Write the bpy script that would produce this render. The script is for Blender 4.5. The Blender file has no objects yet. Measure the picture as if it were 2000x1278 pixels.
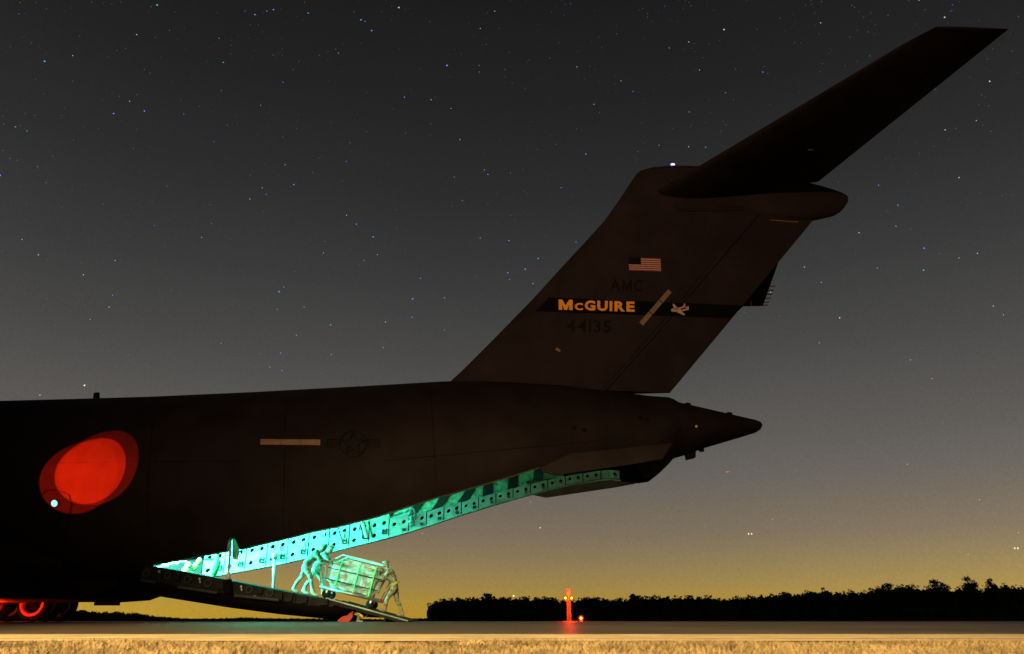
import bpy, math, random
import numpy as np
from mathutils import Vector, Matrix
random.seed(7); rng = np.random.default_rng(11)
S = bpy.context.scene
COL = S.collection
R_ = math.radians

# ------------------------------------------------------------------ camera
F = 1500.0                      # focal length in pixels of a 2000 px wide frame
TH = math.atan(574.0 / F)       # camera pitch (horizon 574 px under the centre)
CAM = Vector((0, -26.0, 0.03))
cd = bpy.data.cameras.new('camera'); cam = bpy.data.objects.new('camera', cd); COL.objects.link(cam)
cam.location = CAM; cam.rotation_euler = (math.pi / 2 + TH, 0, 0)
cd.sensor_width = 36; cd.lens = 36 * F / 2000; cd.clip_start = 0.1; cd.clip_end = 30000
cd.dof.use_dof = True; cd.dof.focus_distance = 27; cd.dof.aperture_fstop = 1.4
S.camera = cam
S.render.engine = 'CYCLES'
S.cycles.use_denoising = True
S.cycles.sample_clamp_indirect = 6
S.cycles.max_bounces = 6
S.view_settings.view_transform = 'Standard'; S.view_settings.look = 'None'
S.view_settings.exposure = 0; S.view_settings.gamma = 1
try: S.view_settings.use_curve_mapping = False
except Exception: pass

def lin(c):
    return tuple(((v / 255) / 12.92 if v / 255 < 0.04045 else ((v / 255 + 0.055) / 1.055) ** 2.4) for v in c)

# ------------------------------------------------------------------ night sky
W = bpy.data.worlds.new('World'); S.world = W; W.use_nodes = True
nt = W.node_tree; N = nt.nodes; L = nt.links
for n in list(N): N.remove(n)
tc = N.new('ShaderNodeTexCoord'); sep = N.new('ShaderNodeSeparateXYZ'); L.new(tc.outputs['Generated'], sep.inputs[0])
asn = N.new('ShaderNodeMath'); asn.operation = 'ARCSINE'; L.new(sep.outputs['Z'], asn.inputs[0])
mr = N.new('ShaderNodeMapRange'); L.new(asn.outputs[0], mr.inputs['Value'])
mr.inputs['From Min'].default_value = R_(-2); mr.inputs['From Max'].default_value = R_(90)
ramp = N.new('ShaderNodeValToRGB'); L.new(mr.outputs[0], ramp.inputs[0])
stops = [(-2, (150, 112, 28)), (0.3, (188, 148, 46)), (1.2, (180, 147, 58)), (2.3, (166, 139, 78)), (3.7, (150, 130, 88)), (5.6, (130, 116, 95)), (9.3, (107, 102, 96)),
         (12.9, (93, 90, 87)), (18.6, (74, 73, 72)), (24, (59, 59, 59)), (30, (46, 46, 47)), (37, (36, 36, 37)), (44, (29, 29, 30)), (75, (20, 20, 22))]
el = ramp.color_ramp.elements
while len(el) > 1: el.remove(el[-1])
el[0].position = 0; el[0].color = lin(stops[0][1]) + (1,)
for d, c in stops[1:]:
    e = el.new((d + 2) / 92); e.color = lin(c) + (1,)
# the town's glow stands beyond the aircraft: the sky behind the camera is darker
az = N.new('ShaderNodeMath'); az.operation = 'MULTIPLY_ADD'; L.new(sep.outputs['Y'], az.inputs[0]); az.inputs[1].default_value = 0.9; az.inputs[2].default_value = 0.3
azx = N.new('ShaderNodeMath'); azx.operation = 'MULTIPLY_ADD'; L.new(sep.outputs['X'], azx.inputs[0]); azx.inputs[1].default_value = 0.02; azx.inputs[2].default_value = 0.02
ads = N.new('ShaderNodeMath'); ads.operation = 'ADD'; L.new(az.outputs[0], ads.inputs[0]); L.new(azx.outputs[0], ads.inputs[1])
azm = N.new('ShaderNodeMapRange'); L.new(ads.outputs[0], azm.inputs['Value'])
azm.inputs['From Min'].default_value = -0.3; azm.inputs['From Max'].default_value = 0.78; azm.inputs['To Min'].default_value = 0.10; azm.inputs['To Max'].default_value = 1.0
# azimuth only matters low in the sky
low = N.new('ShaderNodeMapRange'); L.new(sep.outputs['Z'], low.inputs['Value']); low.inputs['From Min'].default_value = 0.0; low.inputs['From Max'].default_value = 0.75
mixv = N.new('ShaderNodeMix'); mixv.data_type = 'FLOAT'; L.new(low.outputs[0], mixv.inputs[0]); L.new(azm.outputs[0], mixv.inputs[2]); mixv.inputs[3].default_value = 0.92
cm = N.new('ShaderNodeMixRGB'); cm.blend_type = 'MULTIPLY'; cm.inputs[0].default_value = 1
L.new(ramp.outputs[0], cm.inputs[1]); L.new(mixv.outputs[0], cm.inputs[2])
# broad mottle over the sky, and fine noise standing in for sensor grain
nz = N.new('ShaderNodeTexNoise'); nz.inputs['Scale'].default_value = 2.2; nz.inputs['Detail'].default_value = 3; L.new(tc.outputs['Generated'], nz.inputs['Vector'])
nmr = N.new('ShaderNodeMapRange'); L.new(nz.outputs['Fac'], nmr.inputs['Value']); nmr.inputs['To Min'].default_value = 0.9; nmr.inputs['To Max'].default_value = 1.1
nz2 = N.new('ShaderNodeTexNoise'); nz2.inputs['Scale'].default_value = 420; nz2.inputs['Detail'].default_value = 2; L.new(tc.outputs['Generated'], nz2.inputs['Vector'])
nmr2 = N.new('ShaderNodeMapRange'); L.new(nz2.outputs['Fac'], nmr2.inputs['Value']); nmr2.inputs['To Min'].default_value = 0.86; nmr2.inputs['To Max'].default_value = 1.14
mm = N.new('ShaderNodeMath'); mm.operation = 'MULTIPLY'; L.new(nmr.outputs[0], mm.inputs[0]); L.new(nmr2.outputs[0], mm.inputs[1])
# the glow low over the horizon is stronger to both sides than straight ahead
xx = N.new('ShaderNodeMath'); xx.operation = 'MULTIPLY'; L.new(sep.outputs['X'], xx.inputs[0]); L.new(sep.outputs['X'], xx.inputs[1])
xa = N.new('ShaderNodeMath'); xa.operation = 'MULTIPLY_ADD'; L.new(xx.outputs[0], xa.inputs[0]); xa.inputs[1].default_value = 0.75; xa.inputs[2].default_value = 0.90; xa.use_clamp = False
lo2 = N.new('ShaderNodeMapRange'); L.new(sep.outputs['Z'], lo2.inputs['Value']); lo2.inputs['From Min'].default_value = 0.03; lo2.inputs['From Max'].default_value = 0.22
xm = N.new('ShaderNodeMix'); xm.data_type = 'FLOAT'; L.new(lo2.outputs[0], xm.inputs[0]); L.new(xa.outputs[0], xm.inputs[2]); xm.inputs[3].default_value = 1.0
mm0 = mm; mm = N.new('ShaderNodeMath'); mm.operation = 'MULTIPLY'; L.new(mm0.outputs[0], mm.inputs[0]); L.new(xm.outputs[0], mm.inputs[1])
cm2 = N.new('ShaderNodeMixRGB'); cm2.blend_type = 'MULTIPLY'; cm2.inputs[0].default_value = 1
L.new(cm.outputs[0], cm2.inputs[1]); L.new(mm.outputs[0], cm2.inputs[2])
bg = N.new('ShaderNodeBackground'); L.new(cm2.outputs[0], bg.inputs[0]); bg.inputs[1].default_value = 1.0
wo = N.new('ShaderNodeOutputWorld'); L.new(bg.outputs[0], wo.inputs[0])

# ------------------------------------------------------------------ lamps
def light(name, kind, loc, energy, color, size=0.3, rot=None, aim=None, spot=None, blend=0.02, sy=None):
    ld = bpy.data.lights.new(name, kind); ld.energy = energy; ld.color = color
    if kind == 'AREA':
        ld.size = size
        if sy: ld.shape = 'RECTANGLE'; ld.size_y = sy
    elif kind == 'SUN': ld.angle = size
    else: ld.shadow_soft_size = size
    if kind == 'SPOT': ld.spot_size = spot; ld.spot_blend = blend
    o = bpy.data.objects.new(name, ld); COL.objects.link(o); o.location = loc
    if aim is not None: o.rotation_euler = (Vector(aim) - Vector(loc)).to_track_quat('-Z', 'Y').to_euler()
    if rot: o.rotation_euler = rot
    return o
light('cool_fill_sun', 'SUN', (0, 0, 50), 0.006, (0.8, 0.9, 1.0), size=R_(0.5), rot=(R_(50), 0, R_(200)))  # faint cool fill lamp, added; the sky holds no moon
# sodium floodlight of the ramp, behind and to the left of the photographer
flood = light('apron_floodlight', 'SPOT', (-26, -60, 8.0), 62000, (1.0, 0.60, 0.32), size=0.5, aim=(9, 0, 14), spot=R_(44), blend=1.0)
# the nearer lamp whose pool of light lies on the grass and the pavement edge
light('verge_floodlight', 'SPOT', (-7, -33, 10.0), 42000, (1.0, 0.72, 0.33), size=0.3, aim=(-2, -17.6, -.2), spot=R_(55), blend=0.7)

# ------------------------------------------------------------------ materials
def mat(name, base, rough=0.6, metal=0.0, var=0.15, vscale=3.0, bump=0.0, bscale=20.0, emit=None, estr=0.0, spec=0.5, detail=4, alpha=1.0, stretch=None, base2=None):
    m = bpy.data.materials.new(name); m.use_nodes = True
    t = m.node_tree; b = t.nodes['Principled BSDF']
    b.inputs['Roughness'].default_value = rough; b.inputs['Metallic'].default_value = metal
    b.inputs['Specular IOR Level'].default_value = spec
    co = t.nodes.new('ShaderNodeTexCoord'); src = co.outputs['Object']
    if stretch:
        mp = t.nodes.new('ShaderNodeMapping'); mp.inputs['Scale'].default_value = stretch; t.links.new(src, mp.inputs[0]); src = mp.outputs[0]
    n = t.nodes.new('ShaderNodeTexNoise'); n.inputs['Scale'].default_value = vscale; n.inputs['Detail'].default_value = detail; n.inputs['Roughness'].default_value = 0.6
    t.links.new(src, n.inputs['Vector'])
    r = t.nodes.new('ShaderNodeValToRGB'); t.links.new(n.outputs['Fac'], r.inputs[0])
    a = tuple(max(0, c * (1 - var * 1.6)) for c in base); c2 = base2 if base2 else tuple(min(1, c * (1 + var * 1.6)) for c in base)
    r.color_ramp.elements[0].position = 0.3; r.color_ramp.elements[0].color = a + (1,)
    r.color_ramp.elements[1].position = 0.7; r.color_ramp.elements[1].color = c2 + (1,)
    t.links.new(r.outputs[0], b.inputs['Base Color'])
    if bump:
        n2 = t.nodes.new('ShaderNodeTexNoise'); n2.inputs['Scale'].default_value = bscale; n2.inputs['Detail'].default_value = 5
        t.links.new(src, n2.inputs['Vector'])
        bp = t.nodes.new('ShaderNodeBump'); bp.inputs['Strength'].default_value = bump; bp.inputs['Distance'].default_value = 0.05
        t.links.new(n2.outputs['Fac'], bp.inputs['Height']); t.links.new(bp.outputs[0], b.inputs['Normal'])
    if emit:
        b.inputs['Emission Color'].default_value = tuple(emit) + (1,); b.inputs['Emission Strength'].default_value = estr
    return m
M = dict(
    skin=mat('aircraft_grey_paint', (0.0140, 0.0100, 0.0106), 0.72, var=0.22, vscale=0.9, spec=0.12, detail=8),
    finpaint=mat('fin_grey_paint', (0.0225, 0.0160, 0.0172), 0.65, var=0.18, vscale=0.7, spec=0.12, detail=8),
    dark=mat('dark_panel', (0.007, 0.006, 0.006), 0.85, spec=0.06),
    mark=mat('black_marking', (0.008, 0.0075, 0.007), 0.8, spec=0.1),
    stripe=mat('black_stripe', (0.004, 0.004, 0.004), 0.85, spec=0.05),
    letter=mat('gold_letter', (1.0, 0.40, 0.008), 0.6, var=0.0, vscale=30),
    white=mat('white_marking', (0.52, 0.36, 0.29), 0.6, var=0.1, vscale=20),
    redst=mat('red_marking', (0.22, 0.03, 0.02), 0.7, var=0.1, vscale=20),
    tape=mat('formation_strip', (0.25, 0.16, 0.09), 0.55, var=0.12, vscale=12),
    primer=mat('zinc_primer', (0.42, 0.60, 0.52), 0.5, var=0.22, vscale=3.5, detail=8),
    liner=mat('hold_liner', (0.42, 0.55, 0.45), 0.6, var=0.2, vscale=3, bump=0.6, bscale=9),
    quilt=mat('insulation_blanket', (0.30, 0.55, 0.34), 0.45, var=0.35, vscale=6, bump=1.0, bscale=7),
    rib=mat('dark_rib', (0.012, 0.016, 0.014), 0.7),
    floor=mat('hold_floor', (0.16, 0.17, 0.16), 0.6, bump=0.2, bscale=40),
    ramp=mat('ramp_frame', (0.017, 0.021, 0.021), 0.75, spec=0.12, var=0.25, vscale=5, bump=0.15, bscale=30),
    metal=mat('bare_metal', (0.55, 0.56, 0.55), 0.35, metal=0.7),
    strut=mat('strut_chrome', (0.75, 0.75, 0.72), 0.4, metal=0.1),
    tyre=mat('tyre_rubber', (0.015, 0.015, 0.015), 0.9, spec=0.1, bump=0.2, bscale=60),
    rim=mat('wheel_rim', (0.62, 0.60, 0.58), 0.4),
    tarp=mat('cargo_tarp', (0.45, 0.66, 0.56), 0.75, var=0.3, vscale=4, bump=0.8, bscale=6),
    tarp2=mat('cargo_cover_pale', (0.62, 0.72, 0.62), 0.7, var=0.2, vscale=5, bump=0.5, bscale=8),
    olive=mat('camouflage_cloth', (0.30, 0.34, 0.24), 0.85, var=0.55, vscale=14),
    flesh=mat('skin_tone', (0.50, 0.33, 0.25), 0.6, var=0.05),
    boot=mat('tan_boot', (0.42, 0.36, 0.26), 0.8),
    hair=mat('dark_hair', (0.03, 0.02, 0.015), 0.8),
    belt=mat('reflective_belt', (0.65, 0.95, 0.05), 0.4, emit=(0.5, 1, 0.02), estr=0.0),
    yellow=mat('yellow_canvas', (0.70, 0.65, 0.15), 0.8, var=0.3, vscale=12),
    green=mat('green_canvas', (0.08, 0.62, 0.14), 0.7, var=0.15, vscale=8),
    redbox=mat('red_paint', (0.40, 0.02, 0.012), 0.6),
    leaf=mat('pine_foliage', (0.030, 0.036, 0.020), 0.9, var=0.4, vscale=0.6, spec=0.0),
    bark=mat('bark', (0.05, 0.04, 0.03), 0.9, spec=0.0),
    straw=mat('dry_grass', (0.31, 0.23, 0.115), 0.9, var=0.35, vscale=2.2, spec=0.1),
    soil=mat('soil', (0.20, 0.13, 0.07), 0.95, var=0.4, vscale=3, bump=0.5, bscale=12, spec=0.1),
    field=mat('field_grass', (0.045, 0.042, 0.025), 0.95, var=0.4, vscale=0.05, spec=0.0),
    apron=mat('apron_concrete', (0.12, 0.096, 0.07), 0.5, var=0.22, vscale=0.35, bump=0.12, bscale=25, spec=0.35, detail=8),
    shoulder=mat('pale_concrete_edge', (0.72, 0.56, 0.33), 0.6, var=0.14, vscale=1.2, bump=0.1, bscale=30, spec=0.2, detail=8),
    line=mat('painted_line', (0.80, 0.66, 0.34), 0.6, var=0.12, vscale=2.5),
    joint=mat('joint_sealant', (0.03, 0.03, 0.03), 0.8),
)
def emat(name, col, st, nosample=False):
    m = bpy.data.materials.new(name); m.use_nodes = True; t = m.node_tree
    for n in list(t.nodes): t.nodes.remove(n)
    e = t.nodes.new('ShaderNodeEmission'); e.inputs[0].default_value = tuple(col) + (1,); e.inputs[1].default_value = st
    o = t.nodes.new('ShaderNodeOutputMaterial'); t.links.new(e.outputs[0], o.inputs[0])
    if nosample: m.cycles.emission_sampling = 'NONE'
    return m
def halo_mat(name, col, st, tr):
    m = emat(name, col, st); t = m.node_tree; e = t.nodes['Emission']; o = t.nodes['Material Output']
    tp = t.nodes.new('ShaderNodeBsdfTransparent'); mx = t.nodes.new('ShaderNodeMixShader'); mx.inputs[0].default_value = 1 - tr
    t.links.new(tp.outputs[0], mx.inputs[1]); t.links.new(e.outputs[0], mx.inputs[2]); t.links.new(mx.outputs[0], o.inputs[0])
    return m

# ------------------------------------------------------------------ mesh helpers
def obj(name, v, f, m, parent=None, smooth=False, label=None, cat=None, group=None, kind=None, mi=None, loc=None, rot=None):
    me = bpy.data.meshes.new(name); me.from_pydata([tuple(p) for p in v], [], [tuple(q) for q in f])
    ms = m if isinstance(m, (list, tuple)) else [m]
    for x in ms: me.materials.append(x)
    if mi is not None: me.polygons.foreach_set('material_index', list(mi))
    if smooth: me.polygons.foreach_set('use_smooth', [True] * len(me.polygons))
    me.update()
    o = bpy.data.objects.new(name, me); COL.objects.link(o)
    if parent: o.parent = parent
    if label: o['label'] = label
    if cat: o['category'] = cat
    if group: o['group'] = group
    if kind: o['kind'] = kind
    if loc is not None: o.location = loc
    if rot is not None: o.rotation_euler = rot
    return o
def thing(name, label, cat, loc=(0, 0, 0), rot=(0, 0, 0), group=None):
    o = bpy.data.objects.new(name, None); COL.objects.link(o); o.location = loc; o.rotation_euler = rot
    o['label'] = label; o['category'] = cat
    if group: o['group'] = group
    return o
class MB:
    def __init__(s): s.v = []; s.f = []; s.mi = []
    def add(s, v, f, k=0):
        n = len(s.v); s.v += [tuple(p) for p in v]; s.f += [tuple(i + n for i in q) for q in f]; s.mi += [k] * len(f)
    def box(s, c, d, k=0, rot=None):
        c = Vector(c); v = []
        for x in (-.5, .5):
            for y in (-.5, .5):
                for z in (-.5, .5):
                    p = Vector((x * d[0], y * d[1], z * d[2]))
                    if rot is not None: p = rot @ p
                    v.append(c + p)
        s.add(v, [(0, 1, 3, 2), (4, 6, 7, 5), (0, 4, 5, 1), (2, 3, 7, 6), (0, 2, 6, 4), (1, 5, 7, 3)], k)
    def tube(s, pts, r, n=10, k=0, caps=True):
        pts = [Vector(p) for p in pts]; rr = r if isinstance(r, (list, tuple)) else [r] * len(pts)
        v = []; f = []
        for i, p in enumerate(pts):
            d = (pts[min(i + 1, len(pts) - 1)] - pts[max(i - 1, 0)]).normalized()
            u = d.cross(Vector((0, 0, 1)))
            if u.length < 1e-3: u = d.cross(Vector((0, 1, 0)))
            u.normalize(); w = d.cross(u)
            for j in range(n):
                a = 2 * math.pi * j / n; v.append(p + (u * math.cos(a) + w * math.sin(a)) * rr[i])
        for i in range(len(pts) - 1):
            for j in range(n): f.append((i * n + j, i * n + (j + 1) % n, (i + 1) * n + (j + 1) % n, (i + 1) * n + j))
        if caps: f.append(tuple(range(n))[::-1]); f.append(tuple(range((len(pts) - 1) * n, len(pts) * n)))
        s.add(v, f, k)
    def prism(s, poly, y0, y1, k=0, top=None):      # polygon in (x, z), extruded along y
        n = len(poly); v = [(p[0], y0, p[1]) for p in poly] + [(p[0], y1, p[1]) for p in poly]
        f = [tuple(range(n)), tuple(range(2 * n - 1, n - 1, -1))] + [(i, i + n, (i + 1) % n + n, (i + 1) % n) for i in range(n)]
        s.add(v, f, k)
    def ball(s, c, r, n=10, k=0, sc=(1, 1, 1)):
        v = []; f = []
        for i in range(n + 1):
            t = math.pi * i / n
            for j in range(2 * n):
                a = math.pi * j / n
                v.append((c[0] + r * sc[0] * math.sin(t) * math.cos(a), c[1] + r * sc[1] * math.sin(t) * math.sin(a), c[2] + r * sc[2] * math.cos(t)))
        for i in range(n):
            for j in range(2 * n): f.append((i * 2 * n + j, i * 2 * n + (j + 1) % (2 * n), (i + 1) * 2 * n + (j + 1) % (2 * n), (i + 1) * 2 * n + j))
        s.add(v, f, k)
    def lathe_y(s, prof, c, n=28, k=0):              # profile (radius, y)
        v = []; f = []
        for r, y in prof:
            for j in range(n):
                a = 2 * math.pi * j / n; v.append((c[0] + r * math.cos(a), c[1] + y, c[2] + r * math.sin(a)))
        for i in range(len(prof) - 1):
            for j in range(n): f.append((i * n + j, i * n + (j + 1) % n, (i + 1) * n + (j + 1) % n, (i + 1) * n + j))
        s.add(v, f, k)
    def build(s, name, m, parent=None, **kw):
        return obj(name, s.v, s.f, m, parent, mi=s.mi, **kw)

# ------------------------------------------------------------------ the aircraft's own frame (x aft, y starboard, z up), turned 2 degrees
YAW = R_(2.0)
cy_, sy_ = math.cos(YAW), math.sin(YAW)
def to_local(w): return Vector((w[0] * cy_ + w[1] * sy_, -w[0] * sy_ + w[1] * cy_, w[2]))
def to_world(l): return Vector((l[0] * cy_ - l[1] * sy_, l[0] * sy_ + l[1] * cy_, l[2]))
CL = to_local(CAM)
def ray(px, py):
    u, v = (px - 1000) / F, (639 - py) / F
    return Vector((u, math.cos(TH) - v * math.sin(TH), math.sin(TH) + v * math.cos(TH)))
def P(px, py, b=0.0):            # point of the plane y = b (aircraft frame) seen at px, py
    d = to_local(ray(px, py)); t = (b - CL.y) / d.y
    return CL + d * t
def PW(px, py, y):               # the same in world space
    d = ray(px, py); t = (y - CAM.y) / d.y
    return CAM + d * t
def interp(x, tab):
    if x <= tab[0][0]: return tab[0][1]
    for (x0, y0), (x1, y1) in zip(tab, tab[1:]):
        if x <= x1: return y0 + (y1 - y0) * (x - x0) / (x1 - x0)
    return tab[-1][1]

# ------------------------------------------------------------------ fuselage sections
TOP = [(-400, 786), (0, 783.5), (150, 779.5), (300, 775), (500, 766), (700, 755), (870, 745), (950, 745), (1000, 747), (1100, 753), (1225, 769), (1305, 776), (1313, 784.5),
       (1343, 791), (1424, 809), (1475, 820), (1486, 824), (1491, 832)]
BOT = [(1250, 915), (1289, 903), (1340, 889), (1372, 877), (1455, 853), (1478, 846), (1486, 841), (1491, 834)]
WID = [(-40, 3.43), (-7, 3.43), (-3, 3.25), (0, 2.9), (3, 2.3), (5, 1.72), (7, 0.98), (8.2, 0.52), (8.6, 0.34), (8.78, 0.05)]
ZB = [(-40, 0.80), (-13.5, 0.80), (-10, 1.05), (-5.7, 1.6), (-3, 2.2), (0, 3.1), (2, 3.9), (3.5, 4.35)]
ST = []      # stations: a, w, zc, hh
def solve_top(m, z0, zb, w):
    lo, hi = zb + 0.02, z0 + 1
    for _ in range(50):
        zt = (lo + hi) / 2; zc = (zt + zb) / 2; hh = (zt - zb) / 2
        if zc + math.sqrt(hh * hh + m * m * w * w) > z0: hi = zt
        else: lo = zt
    return zt
for px in list(range(-400, 300, 50)) + list(range(300, 1200, 15)) + list(range(1200, 1470, 9)) + [1470, 1475, 1479, 1483, 1486, 1488.5, 1490, 1491]:
    py = interp(px, TOP)
    a = P(px, py, -0.8 if px < 1200 else -0.2).x
    w = interp(a, WID)
    d = to_local(ray(px, py)); m = d.z / d.y; z0 = CL.z + m * (0 - CL.y)
    zbv = interp(a, ZB)
    if px > 1250:
        d2 = to_local(ray(px, interp(px, BOT))); m2 = d2.z / d2.y; z2 = CL.z + m2 * (0 - CL.y)
        zt_, zb_ = z0, z2
        for _ in range(30):
            zc = (zt_ + zb_) / 2; hh = max(0.01, (zt_ - zb_) / 2)
            zt_ = z0 - (math.sqrt(hh * hh + m * m * w * w) - hh); zb_ = z2 + (math.sqrt(hh * hh + m2 * m2 * w * w) - hh)
        zt = zt_; k = min(1, (px - 1250) / 60); zbv = zbv * (1 - k) + zb_ * k
    else: zt = solve_top(m, z0, zbv, w)
    ST.append((a, w, (zt + zbv) / 2, (zt - zbv) / 2))
ST.insert(0, (-34.0,) + ST[0][1:])
SA = np.array(ST)
def sec(a): return [float(np.interp(a, SA[:, 0], SA[:, k])) for k in (1, 2, 3)]
def pw(a): return float(np.interp(a, [-13.5, -8.0, -3.0, -1.0], [.45, .55, .9, 1.0]))
def near_b(a, z, off=0.0):
    w, zc, hh = sec(a); q = math.sqrt(max(0, 1 - ((z - zc) / hh) ** 2)); q = q ** pw(a) if z < zc else q; return -w * q - off
def on_skin(px, py, off=0.0):
    b = -3.0
    for _ in range(12):
        p = P(px, py, b); b = 0.5 * b + 0.5 * near_b(p.x, p.z, off)
    return P(px, py, b)
# cargo opening: height of the sill along the aircraft
SILLPX = [(283, 1106), (290, 1104), (350, 1093), (443, 1076), (445, 1056), (450, 1051), (458, 1051), (463, 1060), (467, 1073), (520, 1060), (572, 1048), (600, 1040), (660, 1028), (730, 1010), (800, 988),
          (850, 972), (880, 964), (940, 947), (994, 931), (1023, 922), (1060, 911), (1120, 903), (1180, 900), (1240, 901)]
sill = []
for px, py in SILLPX:
    b = -2.7
    for _ in range(20):
        p = P(px, py, b); b = 0.6 * b + 0.4 * min(-1.2, near_b(p.x, p.z))
    sill.append((p.x, p.z))
A_H = sill[0][0]; A_E = P(1278, 900, -1).x
for k_ in (.35, .7, 1.0):
    a_ = sill[-1][0] if k_ == .35 else a_
    a2 = sill[len(SILLPX) - 1][0] + (A_E - sill[len(SILLPX) - 1][0]) * k_
    w_, zc_, hh_ = sec(a2); zb0 = zc_ - hh_; sill.append((a2, sill[len(SILLPX) - 1][1] * (1 - k_) + (zb0 + .001) * k_))
sillfar = []
for px, py in [(320, 1143), (428, 1124), (528, 1106), (548, 1102), (600, 1090), (640, 1080), (696, 1066), (750, 1053), (800, 1039), (850, 1023), (900, 1006), (950, 991), (1000, 976), (1054, 961), (1120, 945), (1186, 935)]:
    b = 2.6
    for _ in range(20):
        p = P(px, py, b); b = 0.6 * b + 0.4 * max(1.2, -near_b(p.x, p.z) - .25)
    sillfar.append((p.x, p.z))
print('FARSILL', [(round(a, 2), round(z, 2)) for a, z in sillfar]); sillfar.append(sill[-1])
def sill_z(a, far=False): return interp(a, sillfar if far else sill)
print('HINGE', A_H, 'END', A_E, 'sills', [(round(a, 2), round(z, 2)) for a, z in sill])

AC = thing('cargo_aircraft', 'huge dark grey military transport aircraft with lowered rear ramp and tall T-tail', 'aircraft', (0, 0, 0), (0, 0, YAW))

TH_IN = 0.28
def ring(a, t0n, t0f, n, inner=False):
    w, zc, hh = sec(a)
    if inner: w -= TH_IN; hh -= .12
    pts = []
    for i in range(n + 1):
        t = t0n + (2 * math.pi - t0f - t0n) * i / n
        sn = math.sin(t); pts.append((a, -w * (math.copysign(abs(sn) ** pw(a), sn) if math.cos(t) > 0 else sn), zc - hh * math.cos(t)))
    return pts
def t0_of(a, z, inner=False):
    w, zc, hh = sec(a)
    if inner: hh -= .12
    return math.acos(max(-0.999, min(0.9995, (zc - z) / hh)))
def loft(rings, close=False, flip=False):
    n = len(rings[0]); v = [p for r in rings for p in r]; f = []
    for i in range(len(rings) - 1):
        for j in range(n - 1):
            q = (i * n + j, i * n + j + 1, (i + 1) * n + j + 1, (i + 1) * n + j)
            f.append(q[::-1] if flip else q)
    return v, f
fu = MB(); NR = 120
# closed forward body
av = [-34] + list(np.arange(-30, A_H - 0.3, 1.0)) + [A_H]
rs = [ring(a, 0, 0, NR) for a in av]
v, f = loft(rs); fu.add(v, f, 0)
fu.add(rs[0], [tuple(range(NR))], 0)
# aft shell, open below
av = sorted(set(list(np.arange(A_H, A_E, 0.3)) + [s[0] for s in sill] + [A_E]))
av = [a for a in av if A_H <= a <= A_E]
rs = []; ri = []; rif = []
for a in av:
    zn, zf = sill_z(a), sill_z(a, True)
    r = ring(a, t0_of(a, zn), t0_of(a, zf), NR)
    rs.append(r)
    ri.append(ring(a, t0_of(a, zn, True), t0_of(a, zf, True), NR, True))
v, f = loft(rs); fu.add(v, f, 0)
v, f = loft(ri, flip=True); fu.add(v, f, 1); fu.mi[-len(f):] = [1 if ri[q[0] // (NR + 1)][0][0] < 2.2 else 2 for q in f]  # liner turns dark aft, in place of the hold light fading out
for side in (0, NR):
    v = []; f = []
    for r, q in zip(rs, ri): v += [r[side], q[side]]
    for i in range(len(rs) - 1): f.append((2 * i, 2 * i + 1, 2 * i + 3, 2 * i + 2))
    fu.add(v, f, 1); fu.mi[-len(f):] = [1 if rs[i][0][0] < 2.9 else 2 for i in range(len(f))]  # lip darkened aft for the same fading light
fu.add(ri[-1], [tuple(range(NR + 1))], 2)
# tail cone, closed
av = [A_E] + [s[0] for s in ST if s[0] > A_E + 0.05]
rs = [ring(a, 0, 0, NR) for a in av]; v, f = loft(rs); fu.add(v, f, 0)
fu.add(rs[-1], [tuple(range(NR))], 0)
# hold: liner of the forward part and bulkhead
av = [-26, -22, -18, A_H]
rs = [ring(a, 0.9, 0.9, 40, True) for a in av]; v, f = loft(rs, flip=True); fu.add(v, f, 1)
fu.add(rs[0], [tuple(range(41))], 1)
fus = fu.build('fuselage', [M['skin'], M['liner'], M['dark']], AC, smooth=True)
def flat_by_angle(o, ang=40):
    me = o.data
    try: me.set_sharp_from_angle(angle=R_(ang))
    except Exception: pass
flat_by_angle(fus)

# cargo floor
zfl = P(283, 1112, -2.5).z
fl = MB(); fl.box(((A_H - 26) / 2, 0, zfl - 0.05), (26 + A_H, 3.6, 0.1)); fl.build('cargo_floor', M['floor'], AC)

# ------------------------------------------------------------------ main landing gear fairings
def fairing(sgn):
    mb = MB(); st = []
    T = [(-30, .1, 1.6, 0.1, 1.2), (-28, 1.2, 1.7, .85, 1.1), (-26, 1.5, 1.75, 1.15, 1.1), (-20, 1.6, 1.8, 1.25, 1.1), (-17.2, 1.5, 1.8, 1.2, 1.12), (-15.6, 1.2, 1.75, 1.0, 1.05), (-14.4, .8, 1.7, .72, 1.0),
         (-13.4, .4, 1.62, .42, .9), (-12.7, .08, 1.5, .12, .8)]
    rings = []
    for a, out, zc, hh, _ in T:
        r = []
        for j in range(25):
            t = math.pi * j / 24
            y = (2.6 + (0.45 + out) * abs(math.sin(t)) ** 0.6)
            z = zc - hh * math.copysign(abs(math.cos(t)) ** 0.8, math.cos(t))
            r.append((a, sgn * y, z))
        rings.append(r)
    v, f = loft(rings, flip=sgn > 0); mb.add(v, f); return mb
for s in (-1, 1):
    o = fairing(s).build('wheel_fairing', M['skin'], AC, smooth=True); flat_by_angle(o, 50)
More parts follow.
